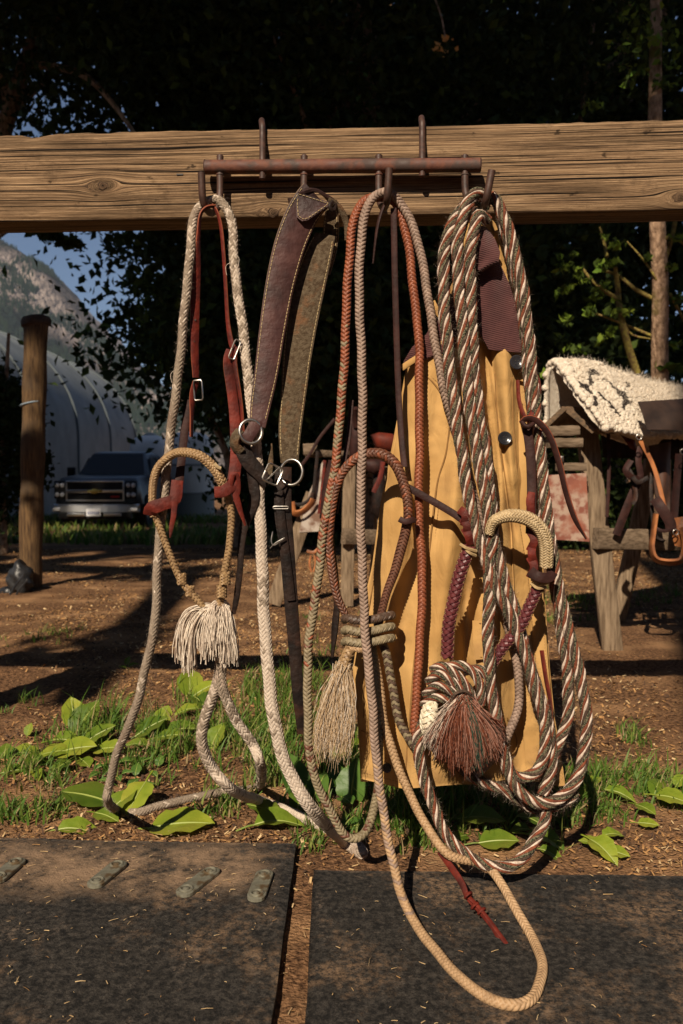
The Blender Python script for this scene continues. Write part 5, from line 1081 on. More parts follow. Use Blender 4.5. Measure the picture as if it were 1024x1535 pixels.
def rack_mid():
    t = thing('saddle_rack', at(490, 905, 5.5)*[1, 1, 0], 'grey timber saddle rack in the middle behind the braided reins', 'saddle rack')
    def pl(name, a, bb, w, th, m='gwood', up=(0, -1, 0), w2=None):
        b = Buf(); plank(b, PX([a])[0], PX([bb])[0], w, th, up, jit=.001, w2=w2, seg=8); return build(name, b, M[m], t)
    pl('leg', (524, 690, 5.5), (520, 908, 5.5), .085, .05); pl('leg', (470, 740, 5.45), (410, 905, 5.45), .10, .05); pl('leg', (575, 700, 5.9), (560, 890, 6.1), .08, .05)
    pl('cross_rail', (515, 804, 5.42), (600, 806, 5.7), .10, .05, 'gwood_h'); pl('ridge_rail', (462, 680, 5.5), (600, 682, 6.0), .045, .06, 'gwood_h'); pl('end_block', (455, 674, 5.45), (476, 673, 5.45), .075, .07, 'gwood_h')
    mb = mat('peeling_board', (.40, .34, .29), (.16, .09, .06), 16, 8, .8, .4, 60, .002, lo=.45, hi=.62); P = PX([(484, 690), (492, 796), (448, 798), (462, 742)], 5.42); P = P[[3, 0, 1, 2]]; b = Buf()
    b.add(np.vstack([P, P+[0, .02, 0]]), [[3, 2, 1, 0], [4, 5, 6, 7]]+[[i, (i+1) % 4, 4+(i+1) % 4, 4+i] for i in range(4)]); build('end_board', b, mb, t, smooth=False)
    t2 = thing('western_saddle', at(545, 680, 5.5), 'red brown leather saddle half hidden behind the braided reins', 'saddle')
    def blob(name, pts, Y, m, d=.05):
        # lofted pad: outline in the picture plane, domed towards the viewer
        P = PX(pts, Y); c = P.mean(0); n = len(P); V = [c-[0, d, 0]]; b = Buf()
        for q, dd in ((.5, .85), (.85, .5), (1, 0)): V += list(c+(P-c)*q-[0, d*dd, 0])
        V += list(P+[0, .02, 0]); V.append(c+[0, .02, 0]); T = [[0, 1+i, 1+(i+1) % n] for i in range(n)]
        Q = [[1+r*n+i, 1+(r+1)*n+i, 1+(r+1)*n+(i+1) % n, 1+r*n+(i+1) % n] for r in range(3) for i in range(n)]; b.add(V, Q, T); return build(name, b, M[m] if isinstance(m, str) else m, t2)
    blob('seat', [(556, 652), (568, 648), (588, 650), (600, 656), (598, 674), (582, 678), (562, 670)], 5.6, mat('red_skirt', (.13, .02, .009), (.05, .012, .008), 14, 6, .6, .6, spec=.2))
    blob('skirt', [(540, 688), (574, 688), (578, 704), (560, 712), (546, 704)], 5.55, 'leather_dk'); blob('pommel', [(522, 640), (530, 622), (542, 628), (546, 660), (540, 690), (524, 690)], 5.5, 'leather_dk')
    blob('fender', [(560, 700), (576, 696), (580, 760), (568, 780), (556, 768)], 5.6, 'leather_black')
    b = Buf(); tube(b, PX([(534, 640, 5.45), (532, 622, 5.42), (531, 612, 5.4)]), [.02, .015, .03], 10); build('horn', b, M['leather_dk'], t2)
    for pts, w, m in (([(502, 628), (480, 655), (465, 680), (450, 700)], .02, 'leather_dk'), ([(476, 676), (474, 700), (468, 742), (452, 756), (436, 754)], .022, 'leather_black'), ([(574, 692), (570, 715), (560, 738)], .03, 'leather_red'),
                      ([(510, 640), (506, 690), (500, 740), (497, 800)], .03, 'leather_dk'), ([(460, 826), (470, 828), (478, 822)], .02, 'leather_tan'), ([(466, 832), (464, 845), (467, 858)], .012, 'leather_tan'), ([(471, 832), (473, 845), (470, 857)], .012, 'leather_tan'), ([(487, 690), (482, 740), (478, 770)], .02, 'leather_red')):
        b = Buf(); strap(b, PX(pts, 5.38), w, .006); build('strap', b, M[m], t2)
    b = Buf(); strap(b, PX([(437, 752), (440, 768), (452, 768), (466, 756), (470, 748)], 5.36), .05, .012, roll=50); build('stirrup', b, M['leather_tan'], t2)
rack_mid()
# ------------------------------------------------------------------ canvas coat
COLL = [(0.0, 0)]
def ip(tab, y, k): return np.interp(y, [r[0] for r in tab], [r[k] for r in tab])
OUT = [(500, 634, 790), (520, 624, 792), (545, 612, 795), (600, 603, 797), (660, 592, 800), (760, 572, 805), (850, 560, 812), (900, 548, 815), (1000, 531, 822), (1050, 535, 827), (1100, 540, 832), (1182, 543, 842)]
def px3(px, py, Y):
    """vectorised at()"""
    x = (px-512)/F; y = -(py-767.5)/F
    dy = math.cos(PITCH)+y*math.sin(PITCH); dz = -math.sin(PITCH)+y*math.cos(PITCH); s = Y/dy
    return np.stack([x*s, Y+0*x, CAMZ+dz*s], -1)
def coatY(px, py):
    """depth of the coat front at a picture position: folds running down from the shoulder"""
    xl = ip(OUT, py, 1); xr = ip(OUT, py, 2); u = np.clip((px-xl)/(xr-xl), 0, 1); d = ss(520, 800, py)
    y = 1.775-.045*np.sin(math.pi*np.clip(u, 0, 1))**.6
    y = y+(.004+.012*d)*np.sin(u*19+py*.004+.8*np.sin(py*.006))+.004*np.sin(u*41+py*.006)*d
    y = y+.020*np.exp(-((px-(744+(py-600)*.13))/7.)**2)*(1-ss(780, 830, py))+.012*np.exp(-((px-(728+(py-560)*.10))/6.)**2)*(1-ss(700, 780, py))-.010*np.exp(-((px-(760+(py-560)*.06))/9.)**2)*(1-ss(700, 800, py))
    y = y+.030*np.exp(-((px-(700-.02*(py-900)))/11.)**2)*ss(830, 900, py)
    y = y+.013*(fbm(px/60.+py/200., py/34., 3, 44)-.5)+.006*(fbm(px/17., py/60., 2, 45)-.5)
    y = y+.003*np.sin(py*.035+px*.03)+.0025*np.sin(py*.06-px*.05)*d
    return y
M['seam_thread'] = mat('seam_thread', (.30, .17, .06), None, rough=.9, bump=0)
def coat():
    t = thing('canvas_coat', at(700, 350, 1.75), 'mustard canvas ranch coat with brown corduroy collar hung on the right hook', 'coat')
    def panel(name, y0, y1f, xlf, xrf, dy, nu=90, nv=150, m='canvas'):
        def fn(u, v):
            yt = y0+0*u; 
            xx = xlf(y0+(1182-y0)*v); x2 = xrf(y0+(1182-y0)*v); 
            px = xx+(x2-xx)*u; py = y0+(y1f(px)-y0)*v
            xx = xlf(py); x2 = xrf(py); px = xx+(x2-xx)*u
            return px3(px, py, coatY(px, py)+dy)
        b = Buf(); sheet(b, fn, nu, nv, .004); return build(name, b, M[m], t), fn
    seam = lambda py: np.interp(py, [500, 600, 700, 800, 900, 1000, 1182], [735, 742, 755, 768, 772, 778, 790])
    panel('left_front', 505, lambda px: np.where(px < 603, 1167+(px-540)*.24, 1182-6*ss(600, 700, px)-10*ss(700, 790, px)), lambda y: ip(OUT, y, 1), lambda y: seam(y)+12, 0)
    panel('right_front', 505, lambda px: 1166-14*ss(770, 800, px)+20*ss(802, 812, px)+(px-810)*.25*(px > 810), lambda y: seam(y), lambda y: ip(OUT, y, 2), -.010, 44)
    # back panel gives the coat its thickness
    def fb(u, v):
        py = 505+(1172-505)*v; xl = ip(OUT, py, 1); xr = ip(OUT, py, 2); px = xl+(xr-xl)*u
        return px3(px, py, 1.80+.035*np.sin(math.pi*u)**.5+.008*np.sin(u*23))
    b = Buf(); sheet(b, fb, 50, 60, .004); build('back_panel', b, M['canvas'], t)
    def fyoke(u, v):
        py = 335+(560-335)*v; xl = np.interp(py, [335, 420, 500, 560], [706, 680, 640, 612]); xr = np.interp(py, [335, 400, 500, 560], [742, 765, 786, 795]); px = xl+(xr-xl)*u
        return px3(px, py, 1.758+.02*v-.03*np.sin(math.pi*u)*v+.006*np.sin(u*17+v*3))
    b = Buf(); sheet(b, fyoke, 40, 40, .005); build('yoke', b, M['canvas'], t)
    # collar pieces
    def quadsheet(name, rows, Y, m, th=.006, wave=.003, nu=26, nv=40, dYv=None):
        ry = [r[0] for r in rows]
        def fn(u, v):
            py = ry[0]+(ry[-1]-ry[0])*v; xl = np.interp(py, ry, [r[1] for r in rows]); xr = np.interp(py, ry, [r[2] for r in rows]); px = xl+(xr-xl)*u
            yy = Y+(0 if dYv is None else dYv(u, v))+wave*np.sin(u*7+v*6)-.006*np.sin(math.pi*u); sl = rows[0][3] if len(rows[0]) > 3 else 0
            return px3(px, py+sl*u, yy)
        b = Buf(); sheet(b, fn, nu, nv, th); return build(name, b, M[m], t)
    c1 = quadsheet('collar', [(385, 713, 748, 6), (420, 711, 764), (450, 712, 773), (480, 714, 782), (500, 720, 790), (524, 733, 797)], 1.705, 'cord', dYv=lambda u, v: .008*u+.012*v)
    tagit(c1, 'long brown corduroy collar flap'); 
    quadsheet('collar', [(333, 710, 730, 8), (350, 709, 742), (370, 709, 750), (384, 710, 748), (400, 711, 722)], 1.690, 'cord', .008, dYv=lambda u, v: -.016*np.sin(v*2.6)+.01*(1-v))
    quadsheet('collar', [(440, 660, 676, 0), (470, 652, 690), (500, 640, 700), (520, 618, 690), (540, 606, 640), (548, 604, 612)], 1.742, 'cord')
    b = Buf(); strap(b, PX([(709, 333, 1.69), (722, 327, 1.69), (738, 333, 1.692), (744, 345, 1.695)]), .006, .004); build('collar_binding', b, M['canvas'], t)
    b = Buf(); strap(b, PX([(648, 452, 1.73), (655, 466, 1.728), (664, 478, 1.73)]), .012, .004); build('collar_binding', b, M['canvas'], t)
    b = Buf(); strap(b, PX([(602, 552, 1.735), (612, 545, 1.735), (626, 536, 1.735)]), .012, .004); build('collar_binding', b, M['canvas'], t)
    # placket strip on the right, pocket, cuff tab
    def strip(name, pts, w, dy=-.004, th=.004, m='canvas'):
        P = [list(at(x, y, float(coatY(np.array(float(x)), np.array(float(y))))+dy)) for x, y in pts]; b = Buf(); r = strap(b, P, w, th); o = build(name, b, M[m], t); return r, o
    strip('placket', [(787, 560), (783, 640), (783, 700), (784, 760), (800, 870), (806, 940), (816, 1040), (830, 1120), (838, 1178)], .026, -.016)
    strip('pocket_tab', [(719, 930), (720, 960), (723, 988)], .030, -.010)
    strip('cuff', [(792, 533), (786, 552), (778, 570)], .030, -.016)
    # stitched seams
    def seamline(pts, dy, off=0):
        P = resample(np.array([list(at(x+off, y, float(coatY(np.array(float(x)), np.array(float(y))))+dy)) for x, y in pts]), .004)[0]
        b = Buf(); dashes(b, P, np.array([0, -1., 0]), .0042, .0022, .0008); return build('stitching', b, M['seam_thread'], t, kind='stuff')
    S1 = [(638, 563), (655, 580), (668, 605), (674, 632), (668, 680), (655, 726), (646, 800), (637, 893), (622, 981), (615, 1062), (607, 1165)]
    seamline(S1, -.0012); seamline(S1, -.0012, 7)
    for off in (-8, 8): seamline([(787, 575), (783, 640), (783, 700), (784, 760), (800, 870), (806, 940), (816, 1040), (830, 1120), (836, 1170)], -.0195, off)
    for pts, dy in (([(541, 1095), (570, 1105), (600, 1110)], -.0014), ([(760, 1075), (772, 1100), (775, 1118), (768, 1130), (752, 1134)], -.0135), ([(742, 560), (745, 620), (752, 690), (766, 770)], -.0115), ([(768, 565), (770, 640), (775, 700), (778, 765)], -.0115), ([(560, 870), (548, 950), (545, 1080)], -.0014)):
        b = Buf(); P = resample(np.array([list(at(x, y, float(coatY(np.array(float(x)), np.array(float(y))))+dy)) for x, y in pts]), .006)[0]; strap(b, P[::3], .0028, .0035); build('seam', b, M['canvas_seam'], t)
    seamline([(541, 1095), (570, 1105), (600, 1110)], -.0012); seamline([(545, 1158), (570, 1165), (600, 1172)], -.0012); seamline([(709, 933), (718, 934), (730, 935)], -.0135); seamline([(712, 984), (720, 985), (733, 985)], -.0135)
    seamline([(760, 1075), (772, 1100), (775, 1118), (768, 1130), (752, 1134)], -.0125)
    b = Buf(); P = resample(np.array([list(at(x, y, float(coatY(np.array(float(x)), np.array(float(y))))-.0005)) for x, y in S1]), .006)[0]; strap(b, P[::3]-[0, .0014, 0], .0034, .0040); build('seam', b, M['canvas_seam'], t)
    # buttons
    for x, y, r, dy in ((757, 657, 10.5, -.014), (775, 543, 11, -.016), (580, 1151, 7.5, -.004)):
        Y = float(min(coatY(np.array(float(x+q)), np.array(float(y+w))) for q in (-9, 0, 9) for w in (-9, 0, 9)))+dy-.002; c = at(x, y, Y); rr = r/F*Y; b = Buf(); k = 26; a = np.arange(k)/k*6.283; n = nrm(np.array([.05, -1, .12])); uu = np.cross([0, 0, 1.], n); uu = nrm(uu); vv = np.cross(n, uu)
        V = [c+n*h+(uu*math.cos(q)+vv*math.sin(q))*rr*f_ for f_, h in ((1, -.002), (1.0, .0015), (.9, .0028), (.72, .0024), (.62, .0010), (.02, .0010)) for q in a]; b.add(V, grid_faces(6, k)); o = build('button', b, M['horn'], t)
        for q in range(4):
            b = Buf(); sphere(b, c+n*.0012+(uu*math.cos(q*1.57+.78)+vv*math.sin(q*1.57+.78))*rr*.26, rr*.11, 4, 6); build('button_hole', b, M['black_raw'], o)
coat()

# ------------------------------------------------------------------ white cotton rope with string tassel (left hook)
def string_tassel(t, name, top, bundles, n, r, mats, seed, curl=.006, k=4, label=None):
    rg = np.random.default_rng(seed); b = Buf()
    for (T0, side, bot, wid, cnt, mi, dep) in bundles:
        q = np.linspace(0, 1, 12)[None, :, None]
        e = rg.normal(size=(cnt, 3))*np.array([wid, dep, wid*.25]); e[:, 0] = rg.uniform(-1, 1, cnt)*wid; sh = rg.uniform(-.022, .008, cnt)*1.0
        A = np.asarray(T0)+rg.normal(size=(cnt, 3))*[wid*.28, dep*.5, .003]; Mi = np.asarray(side)+e*.8; Bo = np.asarray(bot)+e*1.1; Bo[:, 2] -= sh
        P = (1-q)**2*A[:, None]+2*(1-q)*q*Mi[:, None]+q**2*Bo[:, None]
        ph = rg.uniform(0, 6.28, (cnt, 1)); P[..., 0] += curl*.5*np.sin(q[..., 0]*9+ph)*q[..., 0]; P[..., 1] += curl*np.cos(q[..., 0]*7+ph)*q[..., 0]
        m_ = rg.choice(mi, cnt) if isinstance(mi, (list, tuple)) else mi
        tubes_fast(b, P, r*rg.uniform(.7, 1.2, cnt), k, m_, .75)
    return build('tassel', b, mats, t, kind='stuff', label=label)
def cotton_rope():
    t = thing('cotton_rope', at(320, 305, 1.72), 'thick fuzzy greyish white cotton rope looping from the left hook to the ground', 'rope')
    G = lambda px, py, l=.012: list(ground(px, py, l))
    p = [G(396, 1172, .02)]
    path = PX([(332, 985, 1.70), (333, 1030, 1.71), (352, 1075, 1.73), (378, 1115, 1.75), (391, 1150, 1.78)]).tolist()+[G(386, 1180, .012), G(340, 1186, .012), G(290, 1196, .012), G(240, 1208, .012), G(205, 1218, .010), G(175, 1214, .012)]
    end = PX([(161, 1200, 1.80), (163, 1180, 1.78), (176, 1130, 1.75), (205, 1055, 1.71), (222, 985, 1.69), (232, 930, 1.685), (240, 800, 1.68), (262, 600, 1.68), (272, 520, 1.68), (282, 410, 1.685), (289, 340, 1.705), (297, 314, 1.722), (311, 302, 1.73), (328, 300, 1.732), (342, 318, 1.728), (349, 350, 1.72), (352, 400, 1.71), (362, 480, 1.705), (371, 555, 1.70), (381, 640, 1.695), (388, 720, 1.69), (391, 800, 1.685), (395, 900, 1.68), (400, 980, 1.675), (408, 1060, 1.67), (430, 1150, 1.68), (470, 1215, 1.70)]).tolist()
    tail = [G(515, 1262, .016), G(543, 1280, .012), G(536, 1268, .014), G(505, 1250, .012), G(470, 1233, .012), G(430, 1215, .014), G(395, 1202, .02)]
    up = PX([(350, 1185, 1.80), (318, 1150, 1.77), (303, 1115, 1.75), (307, 1075, 1.735), (325, 1030, 1.72), (332, 985, 1.705)]).tolist()
    full = path+end+tail+up
    # width grows towards the heavy body of the rope
    P = np.array(full); n = len(P); w = np.ones(n)*.92; i0 = len(path)
    for i in range(n):
        if i < i0: w[i] = .95
        elif i < i0+10: w[i] = .80
        elif i < i0+16: w[i] = .82
        else: w[i] = min(1.22, .86+.035*(i-i0-16)) if i < i0+27 else 1.05
    b = Buf(); Pc = braid(b, np.c_[P, w], .0126, n=9, lobes=4, pitch=.078, thick=.0028, amp=.06, wf=1.06, core=2, mfn=lambda i, sg, s, L: (hsh(np.floor(s/.03).astype(int), np.full(len(s), i), 6) < np.interp(s, [0, .5, 1.0, 2.5, 3.1, 3.7, L-.7, L], [.5, .5, .95, .96, .6, .12, .1, .4])).astype(int))
    fuzz(b, Pc, .0125, 5200, .006, 0, np.random.default_rng(4), .00014); o = build('braided_rope', b, [M['cotton'], M['cotton_d'], M['cotton_d']], t)
    b = Buf(); 
    for px, py, q in ((349, 385, 1), (350, 398, -1), (268, 558, -1)):
        c = at(px, py, 1.70); rg = np.random.default_rng(px); tube(b, [c, c+[.006*q, -.012, .002], c+[.014*q, -.012, -.006], c+[.012*q, -.012, -.022]], .0004, 4)
    build('loose_thread', b, M['cotton_w'], t)
    T = lambda x, y, Y=1.69: at(x, y, Y)
    o = string_tassel(t, 'tassel', None, [(T(320, 912), T(268, 896, 1.68), T(274, 990, 1.68), .013, 140, [0, 1], .008), (T(322, 912), T(284, 905, 1.675), T(284, 1006, 1.675), .011, 90, [0, 1], .008),
        (T(330, 906), T(318, 900, 1.67), T(318, 985, 1.66), .020, 150, [0, 1], .008), (T(334, 906), T(345, 915, 1.665), T(344, 992, 1.665), .015, 160, [0, 1], .008), (T(330, 906), T(330, 910, 1.66), T(332, 968, 1.655), .026, 130, [0, 1], .006), (T(325, 908), T(303, 915, 1.665), T(306, 972, 1.66), .014, 36, [0, 1], .006)],
        0, .00112, [M['cotton_w'], M['cotton']], 2, curl=.0042, k=4)
    b = Buf(); tube(b, PX([(331, 900, 1.685), (331, 930, 1.685), (331, 990, 1.70)]), [.012, .020, .013], 10); build('tassel_core', b, M['cotton'], t)
cotton_rope()

# ------------------------------------------------------------------ left hackamore: rawhide noseband on a red leather headstall
def hackamore_left():
    t = thing('hackamore', at(318, 310, 1.72), 'braided tan noseband on a red leather headstall hanging from the left hook', 'hackamore')
    nb = [(230, 772, 1.665, .85), (228, 750, 1.66, .95), (231, 717, 1.655, 1), (239, 697, 1.65, 1), (259, 681, 1.645, 1.05), (278, 678, 1.64, 1.1), (300, 684, 1.635, 1.2), (318, 699, 1.635, 1.25), (330, 716, 1.635, 1.2), (337, 735, 1.64, 1)]
    b = Buf(); braid(b, PX(nb), .0088, n=7, lobes=4, pitch=.044, amp=.10, thick=.0022, wf=.92, core=1); o = build('noseband', b, [M['tan_rawhide'], M['gap']], t)
    for l in ([(338, 738, 1.64), (343, 752, 1.645), (347, 776, 1.65), (344, 811, 1.655), (340, 845, 1.66), (336, 866, 1.665), (333, 885, 1.67), (330, 903, 1.68)], [(231, 770, 1.665), (247, 811, 1.67), (259, 843, 1.675), (272, 870, 1.68), (288, 890, 1.68), (304, 910, 1.685)]):
        b = Buf(); braid(b, PX(l), .0075, n=4, lobes=2, pitch=.030, wf=.92, core=1); build('shank', b, [M['tan_rawhide'], M['gap']], t)
    for x, y, Y, r in ((337, 867, 1.66, .0105), (332, 886, 1.666, .0105), (272, 868, 1.677, .0095), (330, 904, 1.68, .008), (284, 886, 1.68, .0085), (230, 768, 1.662, .008)):
        c = at(x, y, Y); b = Buf(); pts = [c+[r*.5*math.sin(q), r*.5*math.cos(q), (q/12-.5)*r*2.0] for q in np.linspace(0, 12.5, 26)]
        braid(b, [c-[0, 0, r*1.1], c, c+[0, 0, r*1.1]], r, n=5, lobes=5, pitch=.03, thick=.003, amp=.12); build('knot', b, M['tan_rawhide'], t)
    b = Buf(); tube(b, PX([(322, 695, 1.622), (326, 700, 1.620), (331, 702, 1.622)]), .0035, 6); build('nose_button', b, M['cream'], t)
    def st(name, pts, w, m='leather_red', th=.0035, roll=0, **kw):
        b = Buf(); strap(b, PX(pts), w, th, roll=roll, edge=1); return build(name, b, [M[m], M['leather_red_e']], t, **kw)
    st('cheek_strap', [(322, 309, 1.715, .6, -70), (310, 311, 1.705, .6, -70), (301, 322, 1.70, .6, -68), (298, 350, 1.70, .6, -55), (296, 400, 1.70, .85, -35), (293, 445, 1.70, 1, -15), (292, 518, 1.70, .95, -25), (294, 566, 1.70, .75, -30)], .0185)
    st('cheek_strap', [(294, 572, 1.70, 1, -20), (289, 592, 1.70, 1, -30), (288, 620, 1.70, .8, -50), (287, 655, 1.70, .7, -60)], .0135)
    st('cheek_strap', [(286, 600, 1.705, 1, 10), (279, 630, 1.70, 1, 10), (272, 690, 1.69, 1, 0), (268, 725, 1.68, 1.1, 0), (262, 745, 1.67, 1.2, 0)], .0165, 'leather_dk', label='dark lower cheek strap')
    st('wrap', [(266, 720, 1.665, 1.1), (262, 748, 1.655, 1.2), (246, 755, 1.648, 1.2), (228, 762, 1.645, 1.3), (224, 772, 1.655, 1.2)], .021)
    st('strap_tail', [(262, 752, 1.652, 1), (260, 775, 1.65, .8), (257, 790, 1.65, .7), (255, 806, 1.65, .25)], .013)
    st('cheek_strap', [(318, 308, 1.718, .6, 60), (324, 316, 1.712, .6, 60), (330, 335, 1.71, .6, 55), (334, 370, 1.70, .6, 50), (338, 430, 1.70, .6, 50), (341, 480, 1.70, .65, 45), (346, 512, 1.695, .8, 30), (350, 522, 1.692, .9, 20)], .014)
    st('cheek_strap', [(345, 524, 1.690, .8, 0), (342, 545, 1.688, 1, -20), (348, 590, 1.685, 1, -10), (352, 629, 1.68, 1.05, 0), (354, 680, 1.67, 1.15, 0), (351, 712, 1.66, 1.2, 0), (346, 732, 1.65, 1.1, 0)], .0200)
    st('cheek_strap', [(354, 520, 1.688, .7, 20), (352, 545, 1.685, .8, 40), (359, 590, 1.68, .7, 50), (362, 615, 1.68, .7, 55), (364, 650, 1.682, .8, 60)], .012)
    st('wrap', [(322, 738, 1.625, 1), (336, 736, 1.62, 1.1), (350, 724, 1.63, 1.1), (352, 708, 1.64, 1)], .021)
    st('strap_tail', [(350, 712, 1.632, .8, 20), (352, 735, 1.628, .9, 0), (358, 758, 1.63, .8, -15), (368, 788, 1.635, .25, -20)], .014)
    st('strap_loop', [(346, 735, 1.628, .8), (349, 714, 1.622, .8), (356, 712, 1.624, .8), (358, 735, 1.63, .8), (352, 752, 1.632, .8)], .009)
    b = Buf(); frame_tube(b, at(297, 585, 1.692), .018, .040, .0016, (-.25, -1, 0), -4); build('buckle', b, M['steel'], t)
    b = Buf(); frame_tube(b, at(352, 524, 1.683), .012, .040, .0016, (.3, -1, 0), 22); build('buckle', b, M['steel'], t)
    for x, y in ((293, 480), (291, 512), (290, 545)):
        b = Buf(); sphere(b, at(x, y, 1.6978), .0022, 4, 8, sc=(1, .5, 1)); build('strap_hole', b, M['black_raw'], t)
hackamore_left()

# ------------------------------------------------------------------ breast collar on the second hook
def breast_collar():
    t = thing('breast_collar', at(460, 300, 1.73), 'wide plum brown stitched leather breast collar with steel rings on the second hook', 'breast collar')
    def panel(name, pts, w, th, m, mb, st_in=.0035):
        b = Buf(); P, T, N, B, h = strap(b, PX(pts), w, th, edge=1, step=.006); o = build(name, b, [M[m], M[mb]], t)
        e = Buf()
        for s in (1, -1):
            Q = P+B*(s*(h-st_in))[:, None]+N*(th/2+w*.003)
            Q = Q[2:-2]; dashes(e, Q, N[2:-2], .0052, .0022, .00085)
        build('stitching', e, M['thread'], o, kind='stuff'); return o
    panel('outer_strap', [(474, 293, 1.70, 1.10, -10), (463, 306, 1.70, 1.08, -12), (449, 330, 1.695, 1.05, -12), (433, 372, 1.69, 1.0, -10), (419, 430, 1.685, .92, -8), (408, 496, 1.68, .84, -5), (399, 560, 1.675, .76, 0), (391, 605, 1.67, .66, 5), (386, 640, 1.665, .52, 10)], .0615, .006, 'leather_plum', 'leather_edge')
    panel('inner_strap', [(488, 352, 1.735, .75, 25), (478, 380, 1.73, .95, 18), (466, 420, 1.725, 1.08, 12), (455, 470, 1.72, 1.08, 8), (446, 530, 1.715, .98, 5), (440, 590, 1.71, .86, 2), (435, 640, 1.705, .78, 0), (434, 668, 1.70, .70, 0), (434, 694, 1.70, .60, 0)], .0600, .006, 'leather_rough', 'leather_edge')
    panel('back_strap', [(498, 300, 1.745, .6, 30), (497, 330, 1.75, .9, 20), (494, 370, 1.755, .9, 10), (486, 410, 1.76, .7, 10)], .036, .005, 'leather_rough', 'leather_edge')
    # the three-cornered tab over the hook
    P = PX([(446, 288), (497, 302), (493, 308), (462, 330), (453, 332), (445, 326), (443, 303)], 1.685); P[1] += [0, .008, 0]; P[3:6, 1] -= .002; b = Buf(); c = P.mean(0)-[0, .0012, 0]; n = len(P)
    V = [c]+list(P)+list(P+[0, .006, 0])+[c+[0, .006, 0]]; b.add(V, [[1+i, 1+n+i, 1+n+(i+1) % n, 1+(i+1) % n] for i in range(n)], [[0, 1+i, 1+(i+1) % n] for i in range(n)]+[[2*n+1, 1+n+(i+1) % n, 1+n+i] for i in range(n)]); o = build('top_tab', b, M['leather_plum'], t, smooth=False)
    e = Buf(); q = c+(P-c)*.86-[0, .0014, 0]; q = np.vstack([q, q[:1]]); qq = np.concatenate([np.linspace(q[i], q[i+1], 6)[:-1] for i in range(n)]); dashes(e, qq, np.array([0, -1., 0]), .005, .0022, .0008); build('stitching', e, M['thread'], o, kind='stuff')
    b = Buf(); strap(b, PX([(446, 290, 1.69, .9), (470, 284, 1.70, 1), (492, 296, 1.715, .9), (500, 305, 1.735, .7)]), .02, .006, ref=(0, -.4, 1)); build('fold', b, M['leather_plum'], t)
    b = Buf(); strap(b, PX([(492, 300, 1.70), (503, 306, 1.70), (513, 318, 1.705), (520, 338, 1.71), (521, 360, 1.715)]), .012, .005, roll=20); build('tie_strap', b, M['leather_rough'], t)
    b = Buf(); tube(b, PX([(499, 302, 1.69), (494, 309, 1.685), (500, 316, 1.69), (503, 306, 1.698)]), .004, 6); build('tie_knot', b, M['leather_black'], t)
    # rings
    b = Buf(); ring(b, at(376, 647, 1.655), .0225, .0036, (.35, -1, .15), 8, 30, sy=1.05); build('ring', b, M['steel'], t)
    b = Buf(); ring(b, at(437, 708, 1.69), .0235, .0030, (-.3, -1, .1), 8, 30, sy=1.1); build('ring', b, M['steel'], t)
    st = lambda name, pts, w, m='leather_black', th=.005, roll=0: (lambda b: (strap(b, PX(pts), w, th, roll=roll), build(name, b, M[m], t))[1])(Buf())
    st('ring_tab', [(388, 630, 1.664), (381, 640, 1.658), (374, 652, 1.650), (366, 662, 1.652)], .024, 'leather_plum')
    b = Buf(); strap(b, PX([(360, 645, 1.655, .9), (353, 655, 1.65, 1), (352, 668, 1.655, 1), (362, 678, 1.66, .9)]), .022, .005, roll=40); build('keeper_loop', b, M['leather_rough'], t)
    st('billet', [(360, 665, 1.665, 1.0), (372, 690, 1.665, 1.0), (388, 708, 1.668, .9), (403, 726, 1.67, .7)], .032, 'leather_black')
    st('tie_strap', [(372, 690, 1.675, .8), (379, 720, 1.675, 1), (381, 752, 1.675, 1), (368, 785, 1.68, .8), (362, 815, 1.68, .7), (360, 850, 1.68, .6), (355, 893, 1.685, .6), (350, 920, 1.69, .4)], .020, 'leather_black', roll=15)
    b = Buf(); frame_tube(b, at(409, 711, 1.655), .032, .036, .0021, (.3, -1, .1), 25); build('buckle', b, M['steel'], t)
    b = Buf(); tube(b, PX([(396, 722, 1.655), (404, 716, 1.65), (420, 700, 1.652)]), .0018, 6); build('buckle_tongue', b, M['steel'], t)
    st('hanging_strap', [(425, 700, 1.70, 1.05), (424, 740, 1.695, 1.1), (425, 776, 1.69, 1.1), (430, 820, 1.69, .95), (434, 870, 1.69, .9), (438, 922, 1.69, .85), (443, 985, 1.69, .8), (447, 1040, 1.69, .75), (452, 1100, 1.695, .5)], .032, 'leather_black')
    st('strap_layer', [(419, 735, 1.688, .9), (421, 776, 1.684, 1), (430, 840, 1.684, .9), (437, 900, 1.684, .9)], .018, 'leather_black')
    b = Buf(); frame_tube(b, at(421, 761, 1.680), .030, .005, .0014, (0, -1, 0), 0); build('wire_keeper', b, M['steel'], t)
    b = Buf(); tube(b, PX([(409, 797, 1.68), (407, 812, 1.675), (412, 817, 1.672), (427, 806, 1.672)]), .0016, 6); build('buckle', b, M['steel'], t)
    b = Buf(); tube(b, PX([(405, 822, 1.675), (413, 814, 1.672), (427, 806, 1.672)]), .0012, 6); build('buckle_tongue', b, M['steel'], t)
    st('spike_tab', [(407, 665, 1.70, .25), (406, 690, 1.695, .7), (403, 712, 1.69, 1)], .014, 'leather_rough')
    st('tail', [(497, 805, 1.70, .5), (500, 850, 1.70, 1), (505, 900, 1.70, .8), (502, 940, 1.70, .9), (498, 985, 1.70, .3)], .016, 'leather_black', roll=30)
breast_collar()

